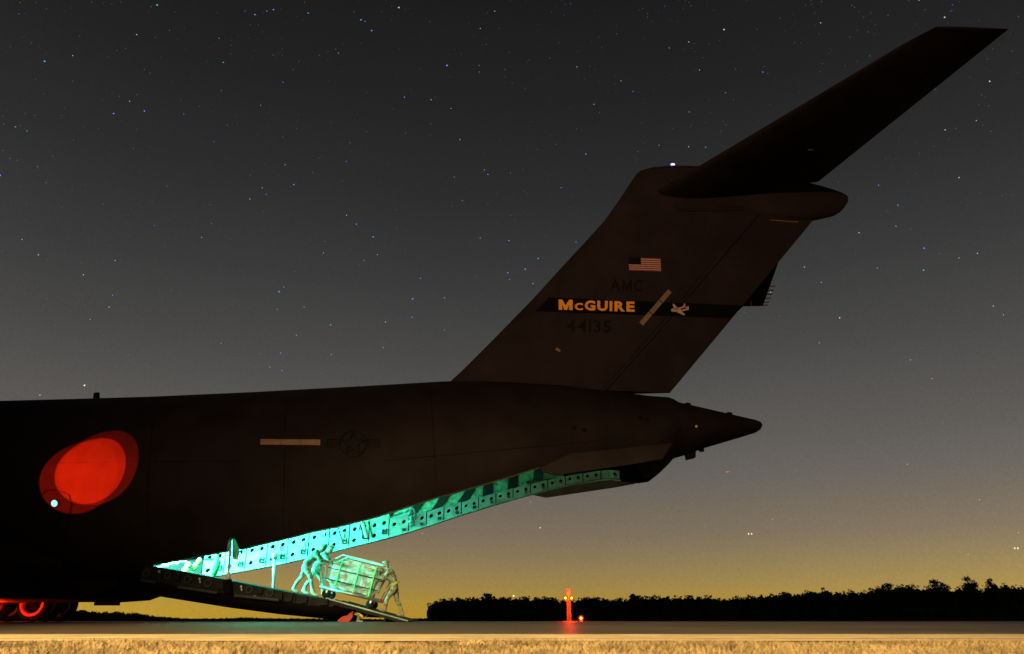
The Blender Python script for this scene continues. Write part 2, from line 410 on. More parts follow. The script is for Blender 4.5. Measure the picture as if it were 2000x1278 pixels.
# belly keel between them and the door hanging from it
bk = MB(); bk.prism([(P(-200, 1178, 0).x, .62), (P(182, 1178, 0).x, .62), (P(236, 1176, 0).x, .68), (P(290, 1160, 0).x, .98), (P(290, 1150, 0).x, 1.15), (P(-200, 1150, 0).x, 1.15)], -2.2, 2.2)
bk.build('belly_fairing', M['skin'], AC)
gd = MB(); pa, pb = P(184, 1183, 4.6), P(233, 1183, 4.6)
gd.prism([(pa.x, pa.z), (pb.x, pb.z), (pb.x, pb.z + .55), (pa.x, pa.z + .55)], 4.55, 4.65); gd.build('gear_door', M['dark'], AC)
gd = MB(); pa, pb, pc = P(-60, 1174, 3.3), P(52, 1178, 3.3), P(46, 1160, 3.3)
gd.prism([(pa.x, pa.z), (pb.x, pb.z), (pc.x, pc.z), (pa.x, pa.z + .3)], 3.28, 3.32); gd.build('gear_door', mat('gear_door_paint', (0.10, 0.09, 0.085), 0.6), AC)
# wheels (starboard gear, seen under the belly)
def wheel(a, b, r=0.60):
    mb = MB(); pr = []
    for j in range(15):
        t = math.pi * j / 14
        pr.append((r - .17 + .17 * math.sin(t), -.20 * math.cos(t)))
    pr = [(r - .26, -.15)] + pr + [(r - .26, .15)]
    mb.lathe_y(pr, (a, b, r), 40)
    t = mb.build('wheel', M['tyre'], AC, smooth=True)
    m2 = MB(); m2.lathe_y([(r - .17, -.205), (r - .19, -.225), (r - .25, -.225), (r - .28, -.19), (r - .30, -.08)], (a, b, r), 40)
    m4 = MB(); m4.lathe_y([(r - .30, -.06), (.13, -.02), (.13, -.10), (.0, -.11)], (a, b, r), 24); m4.build('wheel_hub', M['dark'], t)
    o = m2.build('wheel_rim', M['rim'], t, smooth=True); flat_by_angle(o, 30)
wa = P(68, 1182, 4.2).x
for a0 in (wa, wa - 1.9, wa - 3.8):
    for b in (4.2, 5.0, 6.1): wheel(a0, b)
for b in (4.2, 5.0): pass
for a0 in (wa, wa - 1.9, wa - 3.8):
    leg = MB(); leg.tube([(a0, 4.6, .6), (a0 + .1, 4.5, 1.6)], .14); g_ = leg.build('gear_strut', M['dark'], AC)
    leg = MB(); leg.tube([(a0, 4.1, .6), (a0, 6.2, .6)], .10); leg.build('axle', M['dark'], g_)

# ------------------------------------------------------------------ tail fin
LE = [(872, 752), (905, 722), (960, 667), (1040, 585), (1100, 519), (1145, 471), (1180, 432), (1210, 390), (1235, 352), (1246, 338)]
TE = [(1308, 768), (1400, 658), (1596, 421), (1640, 368)]
le = sorted((P(x, y, 0).z, P(x, y, 0).x) for x, y in LE); te = sorted((P(x, y, 0).z, P(x, y, 0).x) for x, y in TE)
ZR = P(1308, 768, 0).z
def le_(z):
    if z < le[0][0]: return le[0][1] + (z - le[0][0]) * (le[1][1] - le[0][1]) / (le[1][0] - le[0][0])
    return interp(z, le)
def te_(z): return interp(z, te)
def foil(u, t): return 5 * t * (0.2969 * math.sqrt(max(u, 0)) - 0.126 * u - 0.3516 * u * u + 0.2843 * u ** 3 - 0.1015 * u ** 4)
TF = 0.105
def fin_b(a, z, off=0.0):
    c = te_(z) - le_(z); u = min(1, max(0, (a - le_(z)) / c)); return -foil(u, TF) * c - off
def on_fin(px, py, off=0.012):
    b = -0.3
    for _ in range(8):
        p = P(px, py, b); b = fin_b(p.x, p.z, off)
    return P(px, py, b)
def seg_surface(rows, u0, u1, nu, thick):
    """rows: list of (LE point, TE point, thickness ratio); returns closed loft between chord fractions, thickness along axis `thick`"""
    rings = []
    for A, B, t in rows:
        A = Vector(A); B = Vector(B); c = (B - A).length; r = []
        us = [u0 + (u1 - u0) * (0.5 - 0.5 * math.cos(math.pi * i / nu)) if u0 == 0 else u0 + (u1 - u0) * i / nu for i in range(nu + 1)]
        up = [A.lerp(B, u) + thick * foil(u, t) * c for u in us]; dn = [A.lerp(B, u) - thick * foil(u, t) * c for u in us]
        r = dn[::-1] + up; r.append(r[0].copy()); rings.append(r)
    v, f = loft(rings); n = len(rings[0])
    f.append(tuple(range(n - 1))[::-1]); f.append(tuple((len(rings) - 1) * n + i for i in range(n - 1)))
    return v, f
zt = P(1246, 338, 0).z
rows = [((le_(z), 0, z), (te_(z), 0, z), TF) for z in np.linspace(ZR, zt, 26)]
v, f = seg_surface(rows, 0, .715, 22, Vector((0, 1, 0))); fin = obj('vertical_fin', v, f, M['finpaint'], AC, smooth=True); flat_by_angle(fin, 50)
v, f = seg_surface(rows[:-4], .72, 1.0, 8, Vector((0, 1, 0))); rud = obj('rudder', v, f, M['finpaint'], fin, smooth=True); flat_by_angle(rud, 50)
mbx = MB(); mbx.box((0, 0, 0), (.02, .02, .02))
# lower half of the fin root buried in the fuselage
rows = [((le_(z), 0, z), (te_(z) - 1.0 * (te_(z) - le_(z)) * .285, 0, z), TF) for z in (ZR - .5, ZR)]
v, f = seg_surface([((le_(ZR) - .3, 0, ZR - .35), (P(1228, 768, 0).x, 0, ZR - .5), TF), ((le_(ZR), 0, ZR + .002), (P(1228, 768, 0).x, 0, ZR + .002), TF * 1.2)], 0, 1, 16, Vector((0, 1, 0)))
obj('fin_root_fillet', v, f, M['skin'], AC, smooth=True)
# bullet fairing on top of the fin
BT = [(1237, 348), (1243, 339), (1252, 332), (1275, 326), (1313, 323), (1358, 325), (1450, 334), (1530, 346), (1580, 357), (1620, 367), (1648, 376), (1655, 380), (1657.5, 384)]
BB = [(1237, 350), (1243, 360), (1252, 374), (1275, 392), (1313, 405), (1358, 408), (1450, 413), (1470, 422), (1530, 428), (1580, 425), (1620, 417), (1640, 408), (1655, 391), (1657.5, 386)]
BW = [(1237, .03), (1243, .14), (1260, .30), (1313, .46), (1400, .56), (1500, .52), (1600, .36), (1640, .22), (1655, .10), (1657.5, .03)]
rings = []
for px in [1237, 1239, 1242, 1246, 1252, 1262, 1275, 1295, 1313, 1335, 1358, 1400, 1450, 1460, 1470, 1500, 1530, 1555, 1580, 1600, 1620, 1635, 1645, 1651, 1655, 1657.5]:
    w = interp(px, BW); pt = P(px, interp(px, BT), -.1); pbm = P(px, interp(px, BB), -.2); zc = (pt.z + pbm.z) / 2; hh = (pt.z - pbm.z) / 2
    rings.append([(pt.x, w * math.copysign(abs(math.sin(2 * math.pi * j / 32)) ** .8, math.sin(2 * math.pi * j / 32)), zc - hh * math.cos(2 * math.pi * j / 32)) for j in range(33)])
v, f = loft(rings, flip=True); f.append(tuple(range(32)))
bul = obj('tail_bullet', v, f, M['finpaint'], AC, smooth=True)
# tailplane
ln, lt = P(1283, 376, -.35), P(1822, 59, -9.85); tn, tt = P(1578, 371, -.35), P(1968, 48.5, -9.85)
lt.z = tt.z = (lt.z + tt.z) / 2 - .02; lt.x += 0.0
for s in (-1, 1):
    rr = []
    for k in list(np.linspace(0, .93, 14)) + [.975, 1.0]:
        A = ln.lerp(lt, k); B = tn.lerp(tt, k)
        if k > .93: A = A.lerp(B, .04 * (k - .93) / .07)
        A.y *= -s * 1 if s > 0 else 1; B.y *= -s * 1 if s > 0 else 1
        rr.append((A, B, (.115 - .04 * k) * (1 if k < .95 else .45)))
    v, f = seg_surface(rr, 0, .70, 18, Vector((0, 0, 1))); tp = obj('tailplane', v, f, M['skin'], AC, smooth=True); flat_by_angle(tp, 50)
    v, f = seg_surface(rr[1:], .706, 1.0, 6, Vector((0, 0, 1))); e = obj('elevator', v, f, M['skin'], tp, smooth=True); flat_by_angle(e, 50)
    wk = M['orangewick'] if 'orangewick' in M else M.setdefault('orangewick', mat('static_wick', (1.0, 0.32, 0.10), 0.5, emit=(1, .2, .04), estr=0.0))
    for k in ((.99, .955, .91, .865, .82, .775) if s > 0 else ()):
        B = tn.lerp(tt, k); B.y *= -1 if s > 0 else 1
        w_ = MB(); w_.tube([B + Vector((-.02, 0, 0)), B + Vector((.26, 0, .01))], .028, 6); w_.build('static_wick', wk, tp)
# small probe under the near tailplane
mb = MB(); p = P(1583, 293, -5.0); mb.ball(p, .05, 6, sc=(2.2, .5, .5)); mb.build('data_plate', mat('plate', (0.09, 0.05, 0.035), 0.6), AC)

# ------------------------------------------------------------------ fin markings
def patch(name, quad, proj, m, parent, nx=12, ny=2, off=0.012, kind=None):
    """quad: four pixel corners TL TR BR BL, conformed to a surface"""
    v = []; f = []
    for j in range(ny + 1):
        for i in range(nx + 1):
            s, t = i / nx, j / ny
            x = (quad[0][0] * (1 - s) + quad[1][0] * s) * (1 - t) + (quad[3][0] * (1 - s) + quad[2][0] * s) * t
            y = (quad[0][1] * (1 - s) + quad[1][1] * s) * (1 - t) + (quad[3][1] * (1 - s) + quad[2][1] * s) * t
            v.append(proj(x, y, off))
    for j in range(ny):
        for i in range(nx): f.append((j * (nx + 1) + i, (j + 1) * (nx + 1) + i, (j + 1) * (nx + 1) + i + 1, j * (nx + 1) + i + 1))
    return obj(name, v, f, m, parent)
def stroke(name, pts, width, proj, m, parent, off=0.012, close=False):
    mb = MB(); pts = list(pts)
    if close: pts.append(pts[0])
    for (x0, y0), (x1, y1) in zip(pts, pts[1:]):
        d = math.hypot(x1 - x0, y1 - y0) or 1; nx, ny = -(y1 - y0) / d * width / 2, (x1 - x0) / d * width / 2
        n = max(1, int(d / 15)); vv = []
        for i in range(n + 1):
            s = i / n; x = x0 + (x1 - x0) * s; y = y0 + (y1 - y0) * s
            vv += [proj(x + nx, y + ny, off), proj(x - nx, y - ny, off)]
        mb.add(vv, [(2 * i, 2 * i + 1, 2 * i + 3, 2 * i + 2) for i in range(n)])
    return mb.build(name, m, parent)
def glyph_m(x0, x1, yl, yr, h, proj, m, parent, off, sw):
    w = x1 - x0; mb = MB()
    def q(u, v): return proj(x0 + w * u, yl + (yr - yl) * u - h * v, off)
    for poly in ([(0, 0), (sw, 0), (sw, 1), (0, 1)], [(1 - sw, 0), (1, 0), (1, 1), (1 - sw, 1)], [(sw, 1), (sw, .52), (.5 - sw * .42, 0), (.5, 0), (.5, .46)], [(1 - sw, 1), (.5, .46), (.5, 0), (.5 + sw * .42, 0), (1 - sw, .52)]):
        mb.add([q(*p) for p in poly], [tuple(range(len(poly)))])
    return mb.build('letter', m, parent)
def text(name, body, p0, p1, h, proj, m, parent, off, bold=0.0, capn='M'):
    cu = bpy.data.curves.new(name, 'FONT'); cu.body = body; cu.offset = bold; cu.resolution_u = 3; cu.space_character = 1.08
    o = bpy.data.objects.new(name, cu); COL.objects.link(o)
    dg = bpy.context.evaluated_depsgraph_get(); me = bpy.data.meshes.new_from_object(o.evaluated_get(dg))
    bpy.data.objects.remove(o)
    xs = [q.co.x for q in me.vertices]; ys = [q.co.y for q in me.vertices]; x0, x1, y0, y1 = min(xs), max(xs), min(ys), max(ys)
    v = []
    for q in me.vertices:
        s = (q.co.x - x0) / (x1 - x0); t = (q.co.y - y0) / (y1 - y0)
        v.append(proj(p0[0] + (p1[0] - p0[0]) * s, p0[1] + (p1[1] - p0[1]) * s - h * t, off))
    f = [tuple(p.vertices) for p in me.polygons]
    return obj(name, v, f, m, parent)
patch('stripe', [(1072, 581), (1453, 597), (1427, 622), (1046, 608)], on_fin, M['stripe'], fin, 40, 2, .012)
for ch, x0, x1, hh in (('M', 1091, 1118.5, 20), ('C', 1122.5, 1138.5, 14.5), ('G', 1142, 1163, 20), ('U', 1166.5, 1187, 20), ('I', 1190.5, 1196, 20), ('R', 1200, 1220.5, 20), ('E', 1223.5, 1239.5, 20)):
    yb = lambda x: 605.2 + (x - 1091) * 4.2 / 148
    if ch == 'M': glyph_m(x0, x1, yb(x0), yb(x1), hh, on_fin, M['letter'], fin, .022, .26)
    else: text('letter', ch, (x0, yb(x0)), (x1, yb(x1)), hh, on_fin, M['letter'], fin, .022, bold=0.045)
for ch, x0, x1 in (('A', 1191, 1212), ('M', 1216, 1234), ('C', 1238, 1255)):
    if ch == 'M': glyph_m(x0, x1, 568.4, 568.8, 22, on_fin, M['mark'], fin, .012, .17)
    else: text('letter', ch, (x0, 568 + (x0 - 1191) * .02), (x1, 568 + (x1 - 1191) * .02), 22, on_fin, M['mark'], fin, .012, bold=.015)
for ch, x0, x1 in (('4', 1107, 1124), ('4', 1128.5, 1146), ('I', 1150.5, 1154), ('3', 1158.5, 1173.5), ('5', 1177.5, 1193.5)):
    text('letter', ch, (x0, 648 + (x0 - 1107) * .025), (x1, 648 + (x1 - 1107) * .025), 23.5, on_fin, M['mark'], fin, .012, bold=.015)
# flag
def flagpt(s, t): return (1227.5 + 62.5 * s + 1.3 * t, 502.5 + 2.3 * s + 26 * t)
for k in range(13):
    s0 = .385 if k < 7 else 0.0
    q = [flagpt(s0, k / 13), flagpt(1, k / 13), flagpt(1, (k + 1) / 13), flagpt(s0, (k + 1) / 13)]
    o = patch('flag_stripe', q, on_fin, M['redst'] if k % 2 == 0 else M['white'], fin, 4, 1, .013)
cn = patch('flag_canton', [flagpt(0, 0), flagpt(.385, 0), flagpt(.385, 7 / 13), flagpt(0, 7 / 13)], on_fin, M['stripe'], fin, 3, 2, .013)
mb = MB()
for r in range(9):
    for c in range(6 if r % 2 == 0 else 5):
        x, y = flagpt(.385 * (c + (1 if r % 2 else .5)) / 6, 7 / 13 * (r + .6) / 9.3)
        mb.add([on_fin(x + .55 * math.sin(a * .628) * (1 if a % 2 == 0 else .42), y - .55 * math.cos(a * .628) * (1 if a % 2 == 0 else .42), .019) for a in range(10)], [tuple(range(10))])
mb.build('canton_star', mat('dim_star', (0.10, 0.07, 0.06), .7), cn, kind='stuff')
# formation strip on the fin in three lengths
for (xa, ya), (xb, yb_) in (((1308.5, 568.5), (1291, 588.5)), ((1290, 589.8), (1271.5, 611)), ((1270.4, 612.2), (1252.5, 633))):
    stroke('formation_light', [(xa, ya), (xb, yb_)], 9.5, on_fin, M['tape'], fin, .035)
# emblem: twin-boomed aircraft silhouette seen in flight
E = MB()
def ep(pts): E.add([on_fin(1310 + x * 1.0, 592 + y * 1.0, .022) for x, y in pts], [tuple(range(len(pts)))])
ep([(3.5, 2), (6, 1.6), (14, 9.5), (17, 12), (28, 22.5), (26.5, 24.5), (23, 23), (12, 18), (8, 13), (4.5, 6)])
ep([(0.3, 15.5), (2, 11.5), (8, 8.8), (18, 10), (21, 13.5), (20, 16), (12, 17.5), (3, 17)])
ep([(14, 9.5), (24, 6.5), (26, 1), (28, 0.8), (28.3, 8.2), (20, 11)])
ep([(18, 14.5), (31, 10.8), (33, 6.2), (35, 6.4), (35.5, 13.2), (22, 16.4)])
ep([(27.5, 7), (34, 8.8), (34, 10.6), (27, 8.4)])
E.build('emblem', M['white'], fin)
E2 = MB(); E2.add([on_fin(1310 + x, 592 + y, .028) for x, y in [(6, 11), (15, 10.4), (16, 12), (8, 13)]], [(0, 1, 2, 3)]); E2.build('emblem_red_patch', M['redst'], fin)  # small red patch on the emblem
stroke('inspection_plate', [(1086, 681), (1094, 686)], 5, on_fin, mat('tan_plate', (0.30, 0.16, 0.10), .6), fin, .03)
for pts in ([(1175, 762), (1240, 690), (1330, 586), (1400, 500)],): stroke('panel_seam', pts, 1.3, on_fin, M['mark'], fin, .010)
stroke('panel_seam', [(1320, 403), (1326, 408), (1380, 407.5), (1450, 405)], 1.3, lambda x, y, o: P(x, y, -.62), M['mark'], bul)
stroke('panel_seam', [(1505, 430), (1560, 434)], 1.2, lambda x, y, o: on_fin(x, y, .012), M['tape'], fin)

# ------------------------------------------------------------------ fuselage markings and fittings
for i in range(3):
    x0 = 508.5 + i * 39.2; patch('formation_light', [(x0, 857.8 + i * .3), (x0 + 38.8, 858.1 + i * .3), (x0 + 38.8, 869 + i * .3), (x0, 868.6 + i * .3)], on_skin, M['tape'], fus, 4, 2, .03)
cxp, cyp, rp = 689, 867, 25.5
circ = [(cxp + rp * math.cos(t), cyp + rp * math.sin(t)) for t in np.linspace(0, 2 * math.pi, 37)[:-1]]
stroke('insignia_ring', circ, 1.7, on_skin, M['mark'], fus, .03, True)
star = []
for k in range(10):
    a = -math.pi / 2 + k * math.pi / 5; r = 24.5 if k % 2 == 0 else 9.6; star.append((cxp + r * math.cos(a), cyp + r * math.sin(a)))
stroke('insignia_star', star, 1.7, on_skin, M['mark'], fus, .031, True)
for sx in (-1, 1):
    xi, xo = cxp + sx * 25, cxp + sx * 50.5
    stroke('insignia_bar', [(xi, 858.5), (xo, 858.5 + .3), (xo, 872.5), (xi, 872.2)], 1.7, on_skin, M['mark'], fus, .031)
    stroke('insignia_bar', [(xi + sx * 2, 863), (xo - sx * 5, 863.2), (xo - sx * 5, 868), (xi + sx * 2, 868)], 1.2, on_skin, M['mark'], fus, .031)
stroke('side_door', [(88, 958), (74, 975), (52, 1040), (38, 1077), (118, 1081), (128, 1040), (139, 985), (134, 966), (110, 957)], 2.0, on_skin, M['mark'], fus, .03, True)
p = on_skin(106, 983.5, .02)
pn = MB(); prf = []
win = MB(); cc = on_skin(106, 983.5, .015)
wv = [on_skin(106 + 6.3 * math.cos(t), 983.5 + 6.6 * math.sin(t), .02) for t in np.linspace(0, 2 * math.pi, 25)[:-1]]
win.add(wv, [tuple(range(24))]); wo_ = win.build('porthole', emat('lit_window', (0.42, 1.0, 0.88), 1.15), fus)
stroke('porthole_rim', [(106 + 7.4 * math.cos(t), 983.5 + 7.6 * math.sin(t)) for t in np.linspace(0, 2 * math.pi, 25)[:-1]], 1.8, on_skin, M['mark'], fus, .03, True)
# long skin seams
for pts in ([(0, 838), (60, 815), (150, 828), (220, 840)], [(300, 800), (290, 900), (286, 1000), (284, 1095)], [(560, 775), (556, 850)], [(556, 880), (552, 1040)], [(840, 758), (846, 850), (852, 950)],
            [(1100, 770), (1115, 840), (1120, 880)], [(60, 905), (480, 900)], [(750, 900), (1180, 860)], [(1300, 790), (1330, 830), (1318, 866)]):
    stroke('panel_seam', pts, .7, on_skin, M['mark'], fus, .026)
for x, y in ((1250, 816), (1262, 819), (1120, 835), (1140, 840)):
    q = on_skin(x, y, .0); mb = MB(); mb.ball(q, .06, 5, sc=(1.6, .6, 1)); mb.build('vent', M['dark'], fus)
tlp = on_skin(1360, 833, .01); mb = MB(); mb.ball(tlp, .045, 8); mb.build('tail_light', emat('amber_lens', (1.0, .42, .04), .22), fus, smooth=True)
# blade antenna on the spine
mb = MB(); pp = [P(181, 790, -.4), P(184, 768, -.4), P(193.5, 767, -.4), P(195, 790, -.4)]
mb.prism([(q.x, q.z) for q in pp], -.44, -.36); mb.build('blade_antenna', M['dark'], fus)
# tail cone bumps, probe, light box
mb = MB(); q = P(1343, 790, -.1); mb.ball(q, .09, 6, sc=(1.4, .8, .7)); mb.build('lens_bump', M['dark'], fus, smooth=True)
mb = MB(); q = P(1424, 808.5, -.1); mb.ball(q, .09, 6, sc=(1.4, .8, .7)); mb.build('lens_bump', M['dark'], fus, smooth=True)
mb = MB(); mb.tube([P(1300, 780, -.1), P(1317, 781.5, -.1)], .02, 6); mb.build('probe', M['dark'], fus)
mb = MB(); pa, pb, pc, pd = P(1338, 884, 0), P(1341, 898, 0), P(1357, 894.5, 0), P(1357, 880, 0)
mb.prism([(q.x, q.z) for q in (pa, pb, pc, pd)], -.14, .14); mb.build('beacon_housing', M['dark'], fus)
mb = MB(); q = P(1370, 879.5, 0); mb.box(q, (.16, .1, .1)); mb.build('beacon_housing', M['dark'], fus)
# strakes below the tail
SP = [(1042, 893), (1060, 922), (1089, 928), (1240, 906), (1294, 896.5), (1314, 865)]
sp = [P(x, y, -2.35) for x, y in SP]
for s in (-1, 1):
    v = []
    n = len(sp)
    for i, q in enumerate(sp):
        top = i in (0, n - 1)
        v.append((q.x, s * (2.36 if not top else 2.30), q.z))
    for i, q in enumerate(sp):
        top = i in (0, n - 1)
        v.append((q.x, s * (2.26 if not top else 2.0), q.z))
    # inner top edge runs up into the skin
    f = [tuple(range(n)), tuple(range(2 * n - 1, n - 1, -1))] + [(i, i + n, (i + 1) % n + n, (i + 1) % n) for i in range(n)]
    w_ = MB(); w_.add(v, f); w_.build('strake', M['skin'] if s < 0 else mat('far_strake_lit', (0.12, 0.12, 0.11), .6), AC)  # far strake's lighter colour stands in for the light on it

# ------------------------------------------------------------------ far door frame beam with its holes
def in_b(a, z):
    w, zc, hh = sec(a); w -= TH_IN; hh -= .12; return w * math.sqrt(max(0, 1 - ((z - zc) / hh) ** 2)) ** pw(a)
BH = [(-14, 1.0), (-7, 1.0), (-4.8, .84), (-4.2, .62), (-3.2, .52), (-2, .44), (0, .38), (2, .32), (4, .3)]
beamback = MB(); flange = MB(); a0 = A_H + .05; cells = []
while a0 < A_E - 1.1:
    wd = .70 if a0 < -4 else .62
    cells.append((a0, a0 + wd)); a0 += wd
def bp(a, h, off=0.0):                 # beam surface point, h metres above the sill
    z = sill_z(a, True) + h; b = in_b(a, sill_z(a, True) + .05) - .04 - off; return Vector((a, b, z))
def cell(a0, a1, hs, r):
    mb = MB(); H0 = interp(a0, BH); n = 16
    g = .017; rows_ = hs; nr = len(rows_); nc = 2
    for j in range(nr):
        for i in range(nc):
            A0 = a0 + g + (a1 - a0 - 2 * g) * i / nc; A1 = a0 + g + (a1 - a0 - 2 * g) * (i + 1) / nc
            h0 = H0 * j / nr; h1 = H0 * (j + 1) / nr
            ca = (A0 + A1) / 2; ch = h0 + (h1 - h0) * rows_[j]
            hole = not (j == 0 and i == 1 and nr == 2) and not (nr == 1 and i == 0 and int(a0 * 10) % 4 == 0)
            if not hole:
                mb.add([bp(A0, h0), bp(A1, h0), bp(A1, h1), bp(A0, h1)], [(0, 1, 2, 3)]); continue
            inner = []; outer = []; back = []
            for k in range(n):
                t = 2 * math.pi * (k + .5) / n; cxx, szz = math.cos(t), math.sin(t)
                inner.append(bp(ca + r * cxx, ch + r * szz)); back.append(bp(ca + r * cxx, ch + r * szz, -.07))
                sc = min((A1 - ca) / abs(cxx) if cxx > 0 else (ca - A0) / max(1e-6, abs(cxx)), (h1 - ch) / max(1e-6, szz) if szz > 0 else (ch - h0) / max(1e-6, -szz))
                outer.append(bp(ca + sc * cxx, ch + sc * szz))
            # put exact corners in by snapping the nearest outer vertices
            for C_ in ((A0, h0), (A1, h0), (A1, h1), (A0, h1)):
                q = bp(*C_); k = min(range(n), key=lambda kk: (outer[kk] - q).length); outer[k] = q
            v = inner + outer + back
            f = [(k, n + k, n + (k + 1) % n, (k + 1) % n) for k in range(n)]
            f += [(k, (k + 1) % n, 2 * n + (k + 1) % n, 2 * n + k) for k in range(n)]
            mb.add(v, f)
            beamback.add([bp(ca + 1.3 * r * math.cos(2 * math.pi * k / 8), ch + 1.3 * r * math.sin(2 * math.pi * k / 8), -.065) for k in range(8)], [tuple(range(8))])
    return mb
BEAM = thing_parent = None
for i, (x0, x1) in enumerate(cells):
    two = x0 < -4.6
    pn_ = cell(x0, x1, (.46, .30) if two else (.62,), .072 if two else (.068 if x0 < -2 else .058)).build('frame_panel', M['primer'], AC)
    # small cleat near the bottom of each panel
    mb = MB(); xc = x0 + (x1 - x0) * (.78 if two else .75); hc = .26 if two else .14; q = .6 if not two else 1
    for dx, dz, lx, lz in ((-.07, 0, .02, .15), (.07, 0, .02, .15), (0, -.07, .15, .02), (0, .02, .10, .02), (-.03, .06, .02, .06)):
        a = xc + dx * q; b0 = bp(a, hc + dz * q, .02); mb.box(b0, (lx * q, .05, lz * q))
    mb.build('cleat', M['rib'], pn_)
for i in range(len(cells)):
    x0, x1 = cells[i]
    for k in range(2):
        u0 = x0 + (x1 - x0) * k / 2; u1 = x0 + (x1 - x0) * (k + 1) / 2
        flange.add([bp(u0, -.05, 0), bp(u1, -.05, 0), bp(u1, -.02, .10), bp(u0, -.02, .10)], [(0, 1, 2, 3)])
        flange.add([bp(u0, -.05, 0), bp(u1, -.05, 0), bp(u1, .01, 0), bp(u0, .01, 0)], [(0, 1, 2, 3)])
for (x0, x1) in cells:
    beamback.add([bp(x0 - .03, 0, -.03), bp(x0 + .03, 0, -.03), bp(x0 + .03, interp(x0, BH), -.03), bp(x0 - .03, interp(x0, BH), -.03)], [(0, 1, 2, 3)])
beamback.build('hole_shade_and_joint_backing', M['dark'], AC, kind='stuff'); flange.build('frame_flange', M['primer'], AC)  # dark discs stand for the shade inside the holes, strips for the joints
# fittings on the beam
def onbeam(px, py, off=.05):
    b = 2.6
    for _ in range(8):
        p = P(px, py, b); b = in_b(p.x, sill_z(p.x, True) + .05) - .04 - off
    return P(px, py, b)
mb = MB()
for (x, y) in ((803, 994), (801, 1003), (803, 1011), (802, 1019)):
    q = onbeam(x, y); mb.ball(q, .075, 7)
mb.tube([onbeam(797, 992), onbeam(808, 995), onbeam(811, 1008), onbeam(808, 1022), onbeam(800, 1026)], .035, 8)
mb.build('hinge_fitting', M['primer'], AC, smooth=True)
mb = MB(); a, b = onbeam(707, 1019), onbeam(716, 1050); mb.tube([a, b], .06, 4); mb.build('lamp_strip', mat('lamp_strip', (.85, .95, .6), .4), AC)
for (x, y0, y1) in ((660, 1030, 1055), (703, 1022, 1053), (719, 1018, 1049)):
    mb = MB(); mb.tube([onbeam(x, y0), onbeam(x + 8, y1)], .018, 5); mb.build('cable', M['rib'], AC)
mb = MB(); q = onbeam(535, 1086, .06); mb.box(q, (.14, .14, .22)); mb.build('strut_bracket', M['rib'], AC)
for x, y in ((545, 1070), (593, 1062), (671, 1044), (700, 1030), (633, 1043)):
    mb = MB(); q = onbeam(x, y, .04); mb.box(q, (.05, .06, .16)); mb.build('bright_tag', mat('white_tag', (.9, .95, .9), .4), AC)
mb = MB(); q = P(408, 1093, 1.5); mb.box(q, (.30, .05, .07)); mb.build('dark_plate', M['rib'], AC)

# opened cargo door and insulation above the beam
def wallp(a, h, off=.06):
    z = sill_z(a, True) + h; return Vector((a, in_b(a, z) - off, z))
k = 0
for a0 in np.arange(-5.6, 1.0, .92):
    a0 = float(a0); lean = .75 if a0 < -1.0 else .08; H0 = interp(a0, BH) + .02
    def strip(u0, u1, off, name, m):
        mb = MB(); v = []; n = 6
        for i in range(n + 1):
            h = H0 + 1.3 * i / n; s = lean * (i / n) * 1.3
            pu, pv = wallp(u0 + s, h, off), wallp(u1 + s, h, off); v += [pu, pv]
        mb.add(v, [(2 * i, 2 * i + 1, 2 * i + 3, 2 * i + 2) for i in range(n)]); mb.build(name, m, AC)
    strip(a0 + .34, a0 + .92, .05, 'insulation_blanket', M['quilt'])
    strip(a0, a0 + .36, .12, 'door_rib', M['rib'])
# folded canvas and hose near the hinge
mb = MB(); q = P(375, 1110, 1.3)
for j in range(9): mb.ball((q.x + random.uniform(-.25, .25), q.y + random.uniform(-.1, .1), q.z + random.uniform(-.3, .3)), random.uniform(.08, .16), 6, sc=(1, .6, 1.2))
mb.build('folded_canvas', M['yellow'], AC, smooth=True)
mb = MB(); mb.tube([P(427, 1076, 1.35), P(425, 1098, 1.35), P(421, 1112, 1.35), P(417, 1127, 1.35)], [.10, .11, .10, .09], 10); mb.build('green_canvas_tube', M['green'], AC, smooth=True)
for k, (x0, x1, y) in enumerate(((300, 330, 1109), (315, 350, 1104), (330, 365, 1100), (440, 470, 1085))):
    mb = MB(); mb.tube([P(x0, y, 1.5), P(x1, y - 3, 1.5)], .03, 6); mb.build('pipe', M['metal'], AC)

# ------------------------------------------------------------------ ramp
RB = 2.45
top = [(277, 1106), (288, 1104), (430, 1131), (600, 1164.5), (637, 1170)]
mid = [(655, 1188), (600, 1182), (545, 1172.5), (425, 1158), (305, 1138), (275, 1132)]
def A2(pts, b): return [(P(x, y, b).x, P(x, y, b).z) for x, y in pts]
mb = MB(); mb.prism(A2(top + mid, -RB), -RB, RB); RAMP = mb.build('ramp', M['ramp'], AC)
low = [(250, 1127), (275, 1133), (305, 1139), (425, 1159), (545, 1173), (600, 1182), (662, 1186), (690, 1192), (680, 1204), (655, 1211), (600, 1205.5), (520, 1197), (450, 1187.5), (380, 1177), (290, 1162), (245, 1146), (240, 1134)]
lt_ = [(243, 1124), (275, 1133), (305, 1139), (425, 1159), (545, 1173), (600, 1182), (662, 1186), (692, 1191)]
lb_ = [(240, 1134), (268, 1153), (290, 1162), (450, 1187.5), (545, 1200), (600, 1205.5), (655, 1211), (690, 1196)]
mb = MB(); rows_ = []
for (x0, y0), (x1, y1) in zip(lt_, lb_):
    A_, B_ = P(x0, y0, -2.70), P(x1, y1, -1.9); pr = []
    for k in range(7):
        u = k / 6; pr.append((A_.x + (B_.x - A_.x) * u, A_.y + (B_.y - A_.y) * (1 - math.cos(u * math.pi / 2)) ** .8, A_.z + (B_.z - A_.z) * math.sin(u * math.pi / 2)))
    rows_.append(pr + [(p_[0], -p_[1], p_[2]) for p_ in pr[::-1]])
